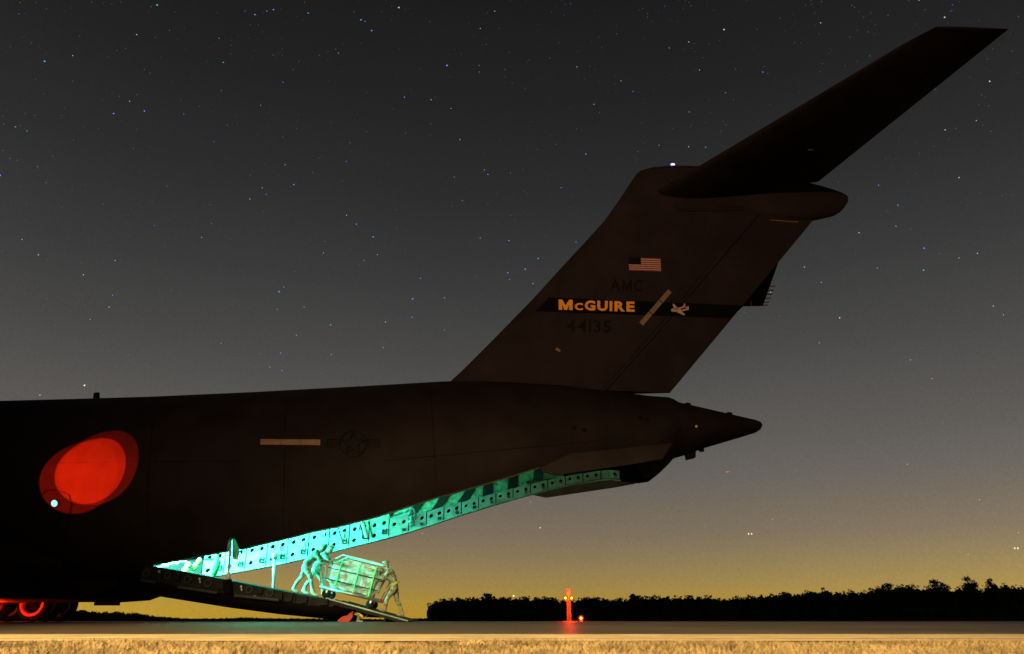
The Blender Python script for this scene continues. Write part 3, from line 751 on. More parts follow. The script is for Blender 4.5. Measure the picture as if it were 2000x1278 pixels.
v, f = loft(rows_); n_ = len(rows_[0]); f.append(tuple(range(n_))); f.append(tuple(range((len(rows_) - 1) * n_, len(rows_) * n_)))
for i in range(len(rows_) - 1): f.append((i * n_, (i + 1) * n_, (i + 1) * n_ + n_ - 1, i * n_ + n_ - 1))
mb.add(v, f); o = mb.build('ramp_skin', M['dark'], RAMP, smooth=True); flat_by_angle(o, 40)
# side frame details
def sd(px, py, off=.03): return P(px, py, -RB - off)
for (x, y, r) in ((287, 1120, 6), (328, 1124, 6), (367, 1132, 6.5), (407, 1139, 6.5), (487, 1152, 6), (527, 1159, 6)):
    c = sd(x, y); rr = r / 62.0; mb = MB(); mb.lathe_y([(rr * 1.0, .03), (rr, -.03), (rr * .78, -.03), (rr * .78, .02)], c, 20)
    mb.build('access_ring', M.setdefault('dullring', mat('dull_ring', (.032, .038, .036), .6, metal=.2)), RAMP, smooth=False)
for (x, y) in ((311, 1116), (390, 1131), (471, 1146), (436, 1137), (497, 1166)):
    mb = MB(); mb.ball(sd(x, y, .06), .035, 6); mb.tube([sd(x, y, .0), sd(x + 1, y + 8, .05)], .02, 6); mb.build('tie_down_pin', M['strut'], RAMP, smooth=True)
for (x0, y0, x1, y1, hh) in ((300, 1120, 316, 1128, 9), (341, 1118, 350, 1134, 7), (427, 1133, 450, 1150, 14), (505, 1150, 512, 1160, 10), (545, 1158, 551, 1172, 10), (565, 1160, 571, 1174, 8), (590, 1166, 600, 1178, 9), (625, 1170, 640, 1182, 8)):
    a = sd(x0, y0, .05); b = sd(x1, y1, .05); mb = MB(); mb.box((a + b) / 2, (abs(b.x - a.x), .12, max(.1, abs(a.z - b.z)))); mb.build('latch_box', M['ramp'], RAMP)
for x in (350, 430, 548, 577):
    mb = MB(); y = interp(x, [(277, 1106), (288, 1104), (430, 1131), (600, 1164.5)]); mb.tube([sd(x, y + 3, .02), sd(x - 2, y + 24, .02)], .022, 5); mb.build('frame_stiffener', M['ramp'], RAMP)
for pts in ([(275, 1133), (305, 1138.5)], [(348, 1147), (425, 1158.5)], [(458, 1163.5), (545, 1172.8)]):
    mb = MB(); a, b = P(pts[0][0], pts[0][1], -2.82), P(pts[1][0], pts[1][1], -2.82); mb.tube([a, b], .04, 8); mb.build('highlight_rail', M['dullring'], RAMP)  # rails added to catch a teal highlight along the frame's lower lip
# knuckle around the near actuator
mb = MB(); a = sd(444, 1133, .10); b = sd(446, 1160, .10); mb.tube([a, b], .12, 10); mb.build('actuator_knuckle', M['dark'], RAMP)
# toes
t0_, t1_ = P(637, 1170, -2.4), P(797, 1214, -2.4); t1_.z = .012
for k in range(4):
    y0 = -2.42 + k * 1.225; y1 = y0 + 1.165
    mb = MB(); mb.prism([(t0_.x, t0_.z), (t1_.x, t1_.z), (t1_.x - .25, .0), (t0_.x + .25, t0_.z - .17), (t0_.x, t0_.z - .16)], y0, y1)
    for s in (.3, .5, .72):
        q = t0_.lerp(t1_, s); mb.box((q.x, (y0 + y1) / 2, q.z - .13), (.05, y1 - y0 - .1, .12))
    mb.box(((t0_ + t1_) / 2 + Vector((0, y0 + 2.4 + .02, .02))), ((t1_ - t0_).length * .96, .04, .03), rot=Matrix.Rotation(-math.atan2(t1_.z - t0_.z, t1_.x - t0_.x), 3, 'Y'))
    rt = mb.build('ramp_toe', M['ramp'], RAMP)
    if k: continue
    mb = MB(); up_ = Vector((0, y0 - .01, .015)); mb.tube([t0_ * 1 + up_ - Vector((0, t0_.y, 0)), t1_ * 1 + up_ - Vector((0, t1_.y, 0))], .022, 8); mb.build('toe_highlight_tube', M['primer'], rt, smooth=True)  # pale tube added to draw the teal highlight along the toe edge
mb = MB(); mb.box(((t0_.x + t1_.x) / 2, 0, -5), (.1, .1, .1))
# ramp actuators
mb = MB(); mb.tube([P(451, 1052, -2.5), P(446, 1131, -2.5)], .038, 12); mb.tube([P(447, 1118, -2.5), P(446, 1134, -2.5)], .055, 12); mb.build('ramp_actuator', M['strut'], AC, smooth=True)
mb = MB(); mb.tube([P(536, 1083, 1.5), P(534, 1160, 1.5)], .05, 12); mb.tube([P(536, 1080, 1.5), P(536, 1092, 1.5)], .08, 10); mb.build('ramp_actuator', M['strut'], AC, smooth=True)
mb = MB(); p1 = P(462, 1060, -2.0); mb.prism(A2([(455, 1050), (463, 1056), (467, 1075), (464, 1095), (455, 1092)], -1.9), -1.95, -1.85); mb.build('actuator_bracket', M['primer'], AC)

# lamps in the hold (teal loadmaster lighting)
TEAL = (0.09, 1.0, 0.72)
def l2w(p): return tuple(to_world(Vector(p)))
def hold(name, p, e, s, sy, aim, spread=80):
    o = light(name, 'AREA', l2w(p), e, TEAL, size=s, sy=sy, aim=l2w(aim)); o.data.spread = R_(spread); return o
hold('hold_lamp', (-16.5, -.6, 4.6), 2600, 3.0, .5, (-12, 1.8, 1.8), 60)
hold('hold_lamp', (-12.0, -1.2, 5.3), 480, 3.0, .4, (-10.0, 2.6, 2.0), 65)
hold('hold_lamp', (-8.0, -1.2, 5.8), 120, 3.0, .4, (-6.5, 2.6, 2.6), 65)
hold('hold_lamp', (-4.0, -.9, 6.4), 16, 2.0, .4, (-2.5, 2.4, 3.8))
light('hold_lamp', 'SPOT', l2w((-12.6, -2.3, 4.3)), 8500, TEAL, size=.3, aim=l2w((-5.6, .5, 1.0)), spot=R_(24), blend=.5)

# red lamps under the belly and the red beam on the fuselage
RED = (1.0, 0.022, 0.002)
light('belly_beacon', 'POINT', l2w((-17.4, 2.4, .3)), 150, RED, size=.06)
light('belly_beacon', 'POINT', l2w((-19.6, 2.4, .3)), 120, RED, size=.06)
light('belly_beacon', 'POINT', l2w((-3.8, 0.9, .45)), 3, RED, size=.05)
def beam(cx, cy, e, ang, src):
    q = to_world(on_skin(cx, cy)); light('red_spotlight', 'SPOT', src, e, RED, size=0.02, aim=q, spot=ang, blend=0.05)
beam(175, 919, 185000, R_(6.6), (-15.8, -20.0, 2.6))
beam(152, 931, 46000, R_(7.4), (-16.6, -19.5, 3.0))
beam(190, 914, 46000, R_(7.2), (-16.2, -20.0, 1.2))

# strobe on the fin
mb = MB(); q = P(1314, 321.5, -.1); mb.ball(q, .07, 8, sc=(1.25, .8, .6)); sl = mb.build('strobe_light', emat('strobe', (0.55, 0.36, 1.0), 3.2), AC, smooth=True)

# ------------------------------------------------------------------ the load and its handlers on the ramp
rs0, rs1 = P(430, 1131, -2.45), P(637, 1170, -2.45)
def deck_z(a):
    if a < rs1.x: return rs0.z + (a - rs0.x) * (rs1.z - rs0.z) / (rs1.x - rs0.x)
    return max(0.0, rs1.z + (a - rs1.x) * (t1_.z - t0_.z) / (t1_.x - t0_.x))
ca = P(682, 1180, .5).x; z0_, z1_ = deck_z(ca - .85), deck_z(ca + .85); slope = math.atan2(z1_ - z0_, 1.7)
CART = thing('equipment_cart', 'teal-lit covered load on a wheeled cart rolling down the lowered ramp', 'cart', l2w((ca, .5, (z0_ + z1_) / 2)), (0, -slope, YAW))
def rbox(name, c, d, r, m, parent, jit=0.0, seg=3):
    import bmesh
    bm = bmesh.new(); bmesh.ops.create_cube(bm, size=1)
    for v in bm.verts: v.co = Vector((v.co.x * d[0], v.co.y * d[1], v.co.z * d[2]))
    bmesh.ops.bevel(bm, geom=bm.edges[:], offset=r, segments=seg, affect='EDGES')
    if jit:
        bmesh.ops.subdivide_edges(bm, edges=[e for e in bm.edges if e.calc_length() > .2], cuts=5, use_grid_fill=True)
        from mathutils import noise
        for v in bm.verts: v.co += v.normal * jit * noise.noise(v.co * 3.1 + Vector((3, 1, 2)))
    for v in bm.verts: v.co += Vector(c)
    me = bpy.data.meshes.new(name); bm.to_mesh(me); bm.free(); me.materials.append(m)
    me.polygons.foreach_set('use_smooth', [True] * len(me.polygons))
    o = bpy.data.objects.new(name, me); COL.objects.link(o); o.parent = parent; return o
rbox('cart_bed', (0, 0, .30), (2.0, 1.1, .10), .02, M['metal'], CART)
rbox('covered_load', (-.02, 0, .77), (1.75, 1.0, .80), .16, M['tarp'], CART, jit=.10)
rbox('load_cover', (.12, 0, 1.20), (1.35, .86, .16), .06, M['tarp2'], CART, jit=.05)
for sx in (-.5, .1, .62):
    mb = MB(); mb.tube([(sx, -.56, .34), (sx, -.55, 1.10), (sx, -.44, 1.27), (sx, .44, 1.27), (sx, .55, 1.1), (sx, .56, .34)], .022, 6); mb.build('strap', M['green'], CART)
for hz_ in (.58, .92):
    mb = MB(); mb.tube([(-.90, -.54, hz_), (.86, -.54, hz_)], .014, 5); mb.build('net_cord', M['rib'], CART)
mb = MB(); mb.box((-.62, -.535, .78), (.20, .02, .15)); mb.build('cargo_label', M['white'], CART)
mb = MB(); mb.tube([(-.9, -.42, 1.12), (-.55, -.46, 1.38), (.9, -.46, 1.40), (1.02, -.42, 1.2)], .028, 8); mb.tube([(-.9, .42, 1.12), (-.55, .46, 1.38), (.9, .46, 1.40), (1.02, .42, 1.2)], .028, 8)
mb.build('top_rail', M['tarp2'], CART, smooth=True)
mb = MB(); mb.tube([(-1.0, -.35, .34), (-1.18, -.35, .95), (-1.18, .35, .95), (-1.0, .35, .34)], .025, 8); mb.build('push_handle', M['metal'], CART, smooth=True)
mb = MB(); mb.tube([(1.0, -.35, .34), (1.14, -.35, .95), (1.14, .35, .95), (1.0, .35, .34)], .025, 8); mb.build('push_handle', M['metal'], CART, smooth=True)
for sx in (-.72, .72):
    for sy in (-.45, .45):
        mb = MB(); mb.lathe_y([(0, -.05), (.10, -.05), (.135, -.035), (.135, .035), (.10, .05), (0, .05)], (sx, sy, .135), 20)
        w_ = mb.build('cart_wheel', M['tyre'], CART, smooth=True); m3 = MB(); m3.box((sx, sy, .22), (.05, .13, .10)); m3.build('wheel_fork', M['metal'], w_)

def person(label, a, y, face, lean, step, reach, belt=False, group=None, hz=1.0):
    """standing figure in the aircraft frame; face=+1 looks aft (+x), -1 looks forward"""
    base = deck_z(a)
    root = thing('person', label, 'person', l2w((a, y, base)), (0, 0, YAW), group)
    J = {}; E_ = []; Rr = {}; tag = {}
    def j(n, p, r, t): J[n] = Vector((p[0] * face, p[1], p[2])); Rr[n] = r; tag[n] = t
    def gz(dx): return deck_z(a + dx * face) - base
    sl, cl = math.sin(lean), math.cos(lean)
    hip = .92 - .05 * abs(step)
    def T(u, w=0.0, s=0.0): return (u * sl + w * cl, s, hip + u * cl - w * sl)
    j('pel', (0, 0, hip), .155, 'c'); j('waist', T(.18), .135, 'c'); j('chest', T(.38), .165, 'c'); j('uch', T(.50), .15, 'c'); j('neck', T(.58, .01), .062, 's')
    j('jaw', T(.66, .05), .075, 's'); j('head', T(.74, .035), .098, 's'); j('crown', T(.81, .02), .085, 'h'); j('nose', T(.71, .125), .018, 's')
    E_ += [('pel', 'waist'), ('waist', 'chest'), ('chest', 'uch'), ('uch', 'neck'), ('neck', 'jaw'), ('jaw', 'head'), ('head', 'crown'), ('jaw', 'nose')]
    for s, sd_ in ((-1, 1), (1, -1)):
        n = 'L' if s < 0 else 'R'; fx = .34 * step * sd_
        gx = gz(fx)
        j('hp' + n, (.0, s * .10, hip - .06), .105, 'c'); j('th' + n, (fx * .35 + .05, s * .115, hip - .27), .088, 'c'); j('kn' + n, (fx * .55 + .07, s * .12, hip * .53 + gx * .5), .064, 'c')
        j('cf' + n, (fx * .78 + .02, s * .12, .32 + gx * .8), .060, 'c'); j('an' + n, (fx, s * .12, .11 + gx), .046, 'b'); j('hl' + n, (fx - .05, s * .12, .045 + gx), .042, 'b')
        j('ft' + n, (fx + .10, s * .125, .045 + gz(fx + .1)), .046, 'b'); j('to' + n, (fx + .19, s * .13, .035 + gz(fx + .19)), .034, 'b')
        E_ += [('pel', 'hp' + n), ('hp' + n, 'th' + n), ('th' + n, 'kn' + n), ('kn' + n, 'cf' + n), ('cf' + n, 'an' + n), ('an' + n, 'hl' + n), ('an' + n, 'ft' + n), ('ft' + n, 'to' + n)]
        sh = Vector(T(.48, 0, s * .19)); hand = Vector((reach[0], s * .16, reach[1])); mid_ = sh.lerp(hand, .52) + Vector((-.02, s * .07, -.09))
        j('sh' + n, sh, .072, 'c'); j('ub' + n, sh.lerp(mid_, .5), .058, 'c'); j('eb' + n, mid_, .047, 'c'); j('fa' + n, mid_.lerp(hand, .5), .042, 'c'); j('wr' + n, mid_.lerp(hand, .92), .029, 's'); j('pm' + n, hand + Vector((.03, 0, 0)), .036, 's')
        E_ += [('uch', 'sh' + n), ('sh' + n, 'ub' + n), ('ub' + n, 'eb' + n), ('eb' + n, 'fa' + n), ('fa' + n, 'wr' + n), ('wr' + n, 'pm' + n)]
    names = list(J); idx = {n: i for i, n in enumerate(names)}
    def skin(nm, vs, es, rad, rootv):
        me = bpy.data.meshes.new(nm); me.from_pydata(vs, es, []); o = bpy.data.objects.new(nm, me); COL.objects.link(o)
        rad = [q * 1.14 if q > .02 else q for q in rad]; md = o.modifiers.new('s', 'SKIN'); md.use_smooth_shade = True
        for i, r in enumerate(rad): me.skin_vertices[0].data[i].radius = (r, r); me.skin_vertices[0].data[i].use_root = (i == rootv)
        ss = o.modifiers.new('u', 'SUBSURF'); ss.levels = ss.render_levels = 2
        dg = bpy.context.evaluated_depsgraph_get(); m2 = bpy.data.meshes.new_from_object(o.evaluated_get(dg)); bpy.data.objects.remove(o); return m2
    m1 = skin('body', [J[n] for n in names], [(idx[p_], idx[q_]) for p_, q_ in E_], [Rr[n] for n in names], 0)
    V = [v.co.copy() for v in m1.vertices]; Fc = [tuple(p.vertices) for p in m1.polygons]; mi = []
    for p_ in m1.polygons:
        c = p_.center; n = min(names, key=lambda k: (J[k] - c).length - .6 * Rr[k]); mi.append({'c': 0, 's': 1, 'b': 2, 'h': 3}[tag[n]])
    for s in 'LR':     # five fingers on each hand, curled over what they hold
        pm = J['pm' + s]; sg = -1 if s == 'L' else 1
        for k, (dy, ln_) in enumerate(((-.030, .062), (-.010, .075), (.010, .072), (.029, .058), (.045, .045))):
            if k < 4:
                pts = [pm + Vector((0, dy, .004)), pm + Vector((face * (.02 + ln_ * .55), dy, .012)), pm + Vector((face * (.03 + ln_ * .85), dy, -.012)), pm + Vector((face * (.02 + ln_ * .6), dy, -.036))]
            else: pts = [pm + Vector((-face * .02, -sg * .02, 0)), pm + Vector((face * .01, -sg * .045, -.01)), pm + Vector((face * .045, -sg * .045, -.025))]
            m2 = skin('finger', pts, [(i, i + 1) for i in range(len(pts) - 1)], [.0095] * len(pts), 0); b0 = len(V)
            V += [v.co.copy() for v in m2.vertices]; Fc += [tuple(i + b0 for i in q.vertices) for q in m2.polygons]; mi += [1] * len(m2.polygons)
    obj('body', V, Fc, [M['olive'], M['flesh'], M['boot'], M['hair']], root, smooth=True, mi=mi)
    hc = J['crown']; mb = MB(); mb.ball(hc - Vector((face * .012, 0, -.002)), .098, 9, sc=(1.1, .92, .72)); mb.ball(hc + Vector((face * .09, 0, -.02)), .05, 6, sc=(1.2, 1.2, .2)); mb.build('cap', M['olive'], root, smooth=True)
    for s in (-1, 1):
        mb = MB(); mb.ball(J['head'] + Vector((face * .088, s * .033, -.006)), .011, 5); mb.build('eye', M['hair'], root)
        mb = MB(); mb.ball(J['head'] + Vector((-face * .005, s * .098, -.015)), .026, 5, sc=(.7, .35, 1.2)); mb.build('ear', M['flesh'], root)
    mb = MB(); mb.ball(J['jaw'] + Vector((face * .072, 0, -.005)), .018, 5, sc=(.4, 1.3, .3)); mb.build('mouth', M['redst'], root)
    if belt:
        c = J['pel'].lerp(J['waist'], .35); v = []; n = 20
        ax = Vector((face * math.sin(lean), 0, math.cos(lean))); ux = Vector((ax.z, 0, -ax.x))
        for h in (-.032, .032):
            for k in range(n):
                t = 2 * math.pi * k / n; v.append(c + ux * .172 * math.cos(t) + Vector((0, .185 * math.sin(t), 0)) + ax * h)
        obj('reflective_belt', v, [(k, (k + 1) % n, n + (k + 1) % n, n + k) for k in range(n)], M['belt'], root)
    return root
person('stooping person in camouflage bracing the downhill end of the cart, yellow-green belt', P(768, 1205, .3).x, .3, -1, R_(24), .8, (.58, 1.02), belt=True)
person('leaning person in camouflage pushing the uphill end of the cart, nearer the open ramp edge', P(592, 1162, .1).x, .05, 1, R_(42), 1.0, (.72, .98))
person('person in camouflage behind the cart\'s uphill end, farther from the ramp edge', P(612, 1162, .9).x, .9, 1, R_(34), -.9, (.66, 1.02))

# red chock and a jack below the toe
q = to_world(P(676, 1205, -2.7)); mb = MB()
mb.prism([(-.22, .0), (-.2, .06), (-.08, .15), (.04, .17), (.12, .24), (.19, .23), (.19, .12), (.10, 0)], -.10, .10); mb.tube([(.12, -.02, .23), (.2, -.02, .27)], .018, 6)
ck = mb.build('wheel_chock', M['redbox'], None, label='small red wedge-shaped block on the ground under the ramp toes', cat='chock', loc=(q.x, q.y, 0), rot=(0, 0, YAW))
q = to_world(P(700, 1208, -2.3))
JK = thing('ramp_jack', 'small metal jack with yellow band standing under the ramp toes beside the red block', 'jack', (q.x, q.y, 0), (0, 0, YAW))
mb = MB(); mb.box((0, 0, .02), (.28, .22, .04)); mb.tube([(0, 0, .03), (0, 0, .22)], .05, 10); mb.build('jack_base', mat('jack_steel', (.22, .22, .2), .5), JK)
mb = MB(); mb.tube([(-.12, 0, .23), (.02, 0, .20), (.12, 0, .13)], .04, 8); mb.build('yellow_band', M['yellow'], JK)

# ------------------------------------------------------------------ ground
def prof(d):     # height of the paving at distance d in front of the camera
    return interp(d, [(0, -.215), (8.8, -.170), (12, -.112), (16, -.045), (19, -.012), (22, 0), (60, 0), (130, -.004)])
xs = [-200] + list(np.arange(-60, 61, 4.0)) + [90, 130, 220]
def strip_ground(name, ds, dz, m, x0=-200, x1=220, kind='structure', fn=prof):
    v = []; f = []
    for d in ds:
        for x in (x0, x1): v.append((x, CAM.y + d, fn(d) + dz))
    for i in range(len(ds) - 1): f.append((2 * i, 2 * i + 1, 2 * i + 3, 2 * i + 2))
    return obj(name, v, f, m, None, kind=kind, smooth=True)
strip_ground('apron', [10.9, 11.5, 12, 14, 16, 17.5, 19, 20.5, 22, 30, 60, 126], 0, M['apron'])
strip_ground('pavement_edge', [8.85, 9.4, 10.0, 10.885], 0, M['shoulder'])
strip_ground('painted_line', [9.5, 9.75, 9.9], .004, M['line'])
jm = MB()
for d in (13.0, 18.6, 25.0, 32.0):
    jm.add([(-200, CAM.y + d, prof(d) + .003), (220, CAM.y + d, prof(d) + .003), (220, CAM.y + d + .03, prof(d + .03) + .003), (-200, CAM.y + d + .03, prof(d + .03) + .003)], [(0, 1, 2, 3)])
jm.build('expansion_joint', M['joint'], None, kind='structure')
# outer ground to the horizon, rising a little on the right
def gx_(x, d):
    k = min(1, max(0, (x - 40) / 160)); k = k * k * (3 - 2 * k); s = min(1, max(0, (d - 130) / 200)); return 1.3 * k * s
gx = [-9000, -4000, -1500, -600, -300, -150, -80, -40, 0, 40, 60, 80, 100, 120, 140, 170, 200, 260, 400, 900, 3000, 9000]
gd_ = [-3000, -300, -60, 0, 3, 8.7, 8.86, 11.2, 40, 100, 131, 160, 200, 260, 330, 420, 600, 1200, 3000, 9000]
v = []; f = []
for d in gd_:
    z = -.25 if d <= 8.71 else (-.42 if d <= 100 else (-.06 if d <= 131 else -.03))
    if d == 8.7: z = -.185
    if d == 3 or d == 0: z = -.225
    for x in gx: v.append((x, CAM.y + d, z + (gx_(x, d) if d > 130 else 0)))
n = len(gx)
for i in range(len(gd_) - 1):
    for j in range(n - 1): f.append((i * n + j, i * n + j + 1, (i + 1) * n + j + 1, (i + 1) * n + j))
mi = [1 if gd_[i // (n - 1)] < 8.7 and gd_[i // (n - 1)] >= -60 else 0 for i in range(len(f))]
obj('ground', v, f, [M['field'], M['soil']], None, kind='structure', mi=mi)
# dry grass in the foreground
NB = 60000
gxp = rng.uniform(-8.5, 8.5, NB); gdp = 3.6 + 5.2 * rng.random(NB) ** .8
keep = np.abs(gxp) < gdp * .95; gxp = gxp[keep]; gdp = gdp[keep]; NBk = len(gxp)
cl = .5 + .5 * np.sin(gxp * 2.3 + 1.3 * np.sin(gdp * 1.7)) * np.sin(gxp * .83 + 2)
zb_ = np.interp(gdp, [0, 3, 8.7, 8.86], [-.225, -.225, -.185, -.25]); hgt = (.025 + .045 * rng.random(NBk)) * (.55 + .6 * cl) * np.interp(gdp, [3.5, 8.0, 8.8], [1, .95, .5])
ang = rng.uniform(0, 2 * math.pi, NBk); wdt = .0028 + .003 * rng.random(NBk); lx = rng.normal(0, .5, NBk) * hgt; ly = rng.normal(0, .5, NBk) * hgt
V = np.empty((NBk, 4, 3)); X = gxp; Y = CAM.y + gdp
V[:, 0] = np.c_[X - wdt * np.cos(ang), Y - wdt * np.sin(ang), zb_ - .01]; V[:, 1] = np.c_[X + wdt * np.cos(ang), Y + wdt * np.sin(ang), zb_ - .01]
V[:, 2] = np.c_[X + lx * .5 + wdt * .7 * np.cos(ang), Y + ly * .5 + wdt * .7 * np.sin(ang), zb_ + hgt * .65]; V[:, 3] = np.c_[X + lx, Y + ly, zb_ + hgt]
me = bpy.data.meshes.new('dry_grass'); me.vertices.add(NBk * 4); me.vertices.foreach_set('co', V.reshape(-1))
idx = np.arange(NBk)[:, None] * 4; lp = np.concatenate([idx + np.array([0, 1, 2]), idx + np.array([0, 2, 3])], 1).reshape(-1)
me.loops.add(len(lp)); me.loops.foreach_set('vertex_index', lp); me.polygons.add(NBk * 2); me.polygons.foreach_set('loop_start', np.arange(NBk * 2) * 3); me.polygons.foreach_set('loop_total', np.full(NBk * 2, 3))
me.update(calc_edges=True); me.materials.append(M['straw'])
o = bpy.data.objects.new('dry_grass', me); COL.objects.link(o); o['kind'] = 'stuff'

# ------------------------------------------------------------------ woods
WT = [(836, 1188), (842, 1179), (850, 1170), (880, 1167), (930, 1166), (955, 1162), (1000, 1167), (1075, 1163), (1095, 1172), (1130, 1167), (1145, 1164), (1200, 1168), (1240, 1163), (1300, 1164), (1355, 1162), (1410, 1164), (1460, 1163),
      (1490, 1160), (1545, 1157), (1600, 1152), (1620, 1150), (1650, 1156), (1680, 1152), (1720, 1149), (1740, 1142), (1790, 1141), (1810, 1147), (1845, 1138), (1870, 1147), (1905, 1136), (1925, 1145), (1950, 1138), (1990, 1141), (2200, 1134)]
LT = [(-200, 1186), (150, 1192), (182, 1192), (195, 1196), (225, 1193), (240, 1198), (262, 1196), (290, 1202), (320, 1205), (370, 1208.5), (440, 1207.5), (480, 1206), (560, 1208), (650, 1208.5), (760, 1209.5), (840, 1207)]
def crown_pts(c, r, h, n, sz, col):
    """leaf clumps spread through an uneven crown: returns triangles"""
    out = []
    lobes = [(Vector((random.uniform(-.5, .5) * r, random.uniform(-.5, .5) * r, random.uniform(.35, .95) * h)), random.uniform(.30, .55)) for _ in range(9)]
    for i in range(n):
        if i % 3 == 0: lc, lr = Vector((0, 0, h * random.uniform(.3, .75))), .8
        else: lc, lr = random.choice(lobes)
        d = Vector((random.gauss(0, 1), random.gauss(0, 1), random.gauss(0, 1))).normalized() * lr * r * random.uniform(.35, .85)
        d.z *= .62; p = Vector(c) + lc + d; s = sz * random.uniform(.5, 1.2)
        u = Vector((random.gauss(0, 1), random.gauss(0, 1), random.gauss(0, 1))).normalized(); w = u.orthogonal().normalized()
        out.append((p + u * s, p - u * s * .6 + w * s * .8, p - u * s * .6 - w * s * .8))
    return out
def solid(mb, c, r, h):
    mb.ball((c[0], c[1], c[2] + h * .45), 1, 5, sc=(r * .85, r * .85, h * .47))
def wood(name, tab, dist, spacing, px0, px1, rmin, rmax, n, sz, rows=2):
    mb = MB(); px = px0
    while px < px1:
        for k in range(rows):
            d = (dist(px) if callable(dist) else dist) + k * 6 + random.uniform(-2, 2)
            x = PW(px + random.uniform(-2, 2), 1213, CAM.y + d).x; g = gx_(x, d) - .05
            topz = (1213 - interp(px, tab)) / 1720 * d * random.uniform(.88, 1.05) - (0 if k == 0 else 0.4)
            h = max(.5, topz - g)
            r = random.uniform(rmin, rmax); c = (x, CAM.y + d, g)
            solid(mb, c, r * 1.0, h * 1.0)
            for t in crown_pts((c[0], c[1], c[2] + h * .1), r, h * .93, n, sz, 0): mb.add(t, [(0, 1, 2)])
        px += spacing
    # undergrowth closing the foot of the wood
    return mb
mb = wood('woodland', WT, 330, 7.0, 843, 2250, 1.6, 3.2, 170, .42)
for px in range(846, 2250, 9):
    d = 325 + random.uniform(0, 4); x = PW(px, 1213, CAM.y + d).x; g = gx_(x, d)
    mb.ball((x, CAM.y + d, g + 2.0), 1, 4, sc=(2.6, 1.5, 3.2))
mb.build('woodland', M['leaf'], None, kind='stuff')
mb = wood('far_woodland', LT, lambda px: interp(px, [(-200, 700), (200, 800), (400, 1500), (840, 1700)]), 5.0, -200, 842, 3.2, 5.5, 60, 1.0, 1)
for px in range(-200, 850, 4):
    d = interp(px, [(-200, 700), (200, 800), (400, 1500), (840, 1700)]); x = PW(px, 1213, CAM.y + d).x
    mb.ball((x, CAM.y + d, .5), 1, 4, sc=(5.0, 2, (1213 - interp(px, LT)) / 1720 * d * .75))
mb.build('far_woodland', M['leaf'], None, kind='stuff')
def tree(px, py, d, r, label):
    x = PW(px, 1213, CAM.y + d).x; g = gx_(x, d); h = (1213 - py) / 1720 * d - g
    t = thing('pine_tree', label, 'tree', (x, CAM.y + d, g), group='taller trees standing out of the wood')
    mb = MB(); mb.tube([(0, 0, -.1), (.1, 0, h * .5), (-.05, .1, h * .95)], [.28, .18, .05], 8)
    for k in range(7):
        z = h * (.4 + .08 * k); a = k * 2.4; mb.tube([(0, 0, z), (math.cos(a) * r * .7, math.sin(a) * r * .7, z + .6)], [.07, .02], 5)
    mb.build('trunk', M['bark'], t)
    mb = MB()
    for q in crown_pts((0, 0, h * .38), r * 1.2, h * .60, 950, .42, 0): mb.add(q, [(0, 1, 2)])
    mb.build('crown', M['leaf'], t)
tree(955, 1159, 322, 2.6, 'round-topped tree near the left end of the wood')
tree(1240, 1159, 322, 2.2, 'small tree standing just right of the red beacon tower, above the wood')
tree(1545, 1153, 322, 2.6, 'bushy tree topping the wood midway between tower and right edge')
tree(1741, 1137, 322, 3.0, 'pointed tree where the wood steps up, right of the middle')
tree(1845, 1129, 322, 3.6, 'broad round-crowned tree left of the wood\'s highest pair')
tree(1909, 1124, 322, 4.2, 'tallest broad tree near the right end of the wood')
tree(1950, 1127, 322, 2.6, 'narrow tall tree just right of the tallest broad one')

# ------------------------------------------------------------------ airfield beacons
DB = 114.0
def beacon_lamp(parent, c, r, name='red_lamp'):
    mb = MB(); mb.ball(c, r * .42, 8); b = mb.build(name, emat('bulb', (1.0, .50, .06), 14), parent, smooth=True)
    mb = MB(); mb.ball(c, r, 10); mb.build('lens', halo_mat('red_halo_globe', (1.0, .03, .003), 1.0, .5), b, smooth=True)  # glowing globe, oversized to stand in for the halo round the bulb
q0 = PW(1111.5, 1213, DB); sc = (CAM.y * -1 + DB) / 1720.0
TW = thing('beacon_tower', 'slim lattice tower with two glowing red lamps below a red-lit cylinder', 'tower', (q0.x, DB, 0))
Ht = 42 * sc
mb = MB(); hw = .30
for sx, sy in ((-1, -1), (1, -1), (1, 1), (-1, 1)): mb.tube([(sx * hw, sy * hw, 0), (sx * hw * .85, sy * hw * .85, Ht)], .045, 6)
stl = mat('tower_paint', (0.40, 0.36, 0.34), .5)
mb.build('mast', stl, TW)
nb = 9
for k in range(nb):
    z0 = Ht * k / nb; z1 = Ht * (k + 1) / nb; mb = MB()
    for sx, sy, tx, ty in ((-1, -1, 1, -1), (1, -1, 1, 1), (1, 1, -1, 1), (-1, 1, -1, -1)):
        mb.tube([(sx * hw * .95, sy * hw * .95, z0), (tx * hw * .92, ty * hw * .92, z1)], .028, 5); mb.tube([(sx * hw * .95, sy * hw * .95, z0), (tx * hw * .95, ty * hw * .95, z0)], .022, 5)
    mb.build('brace', stl, TW)
mb = MB(); mb.box((0, 0, Ht + .04), (1.25, .8, .08)); mb.build('platform', stl, TW)
mb = MB(); mb.tube([(0, 0, Ht + .08), (0, 0, Ht + .9)], .13, 12); mb.build('post', stl, TW, smooth=True)
mb = MB(); mb.tube([(0, 0, Ht + .82), (0, 0, Ht + 1.75)], .33, 20); mb.tube([(0, 0, Ht + 1.7), (0, 0, Ht + 2.0)], .03, 6); mb.build('top_cylinder', stl, TW, smooth=False)
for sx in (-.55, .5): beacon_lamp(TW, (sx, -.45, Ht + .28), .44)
LR_ = (1.0, .035, .004)
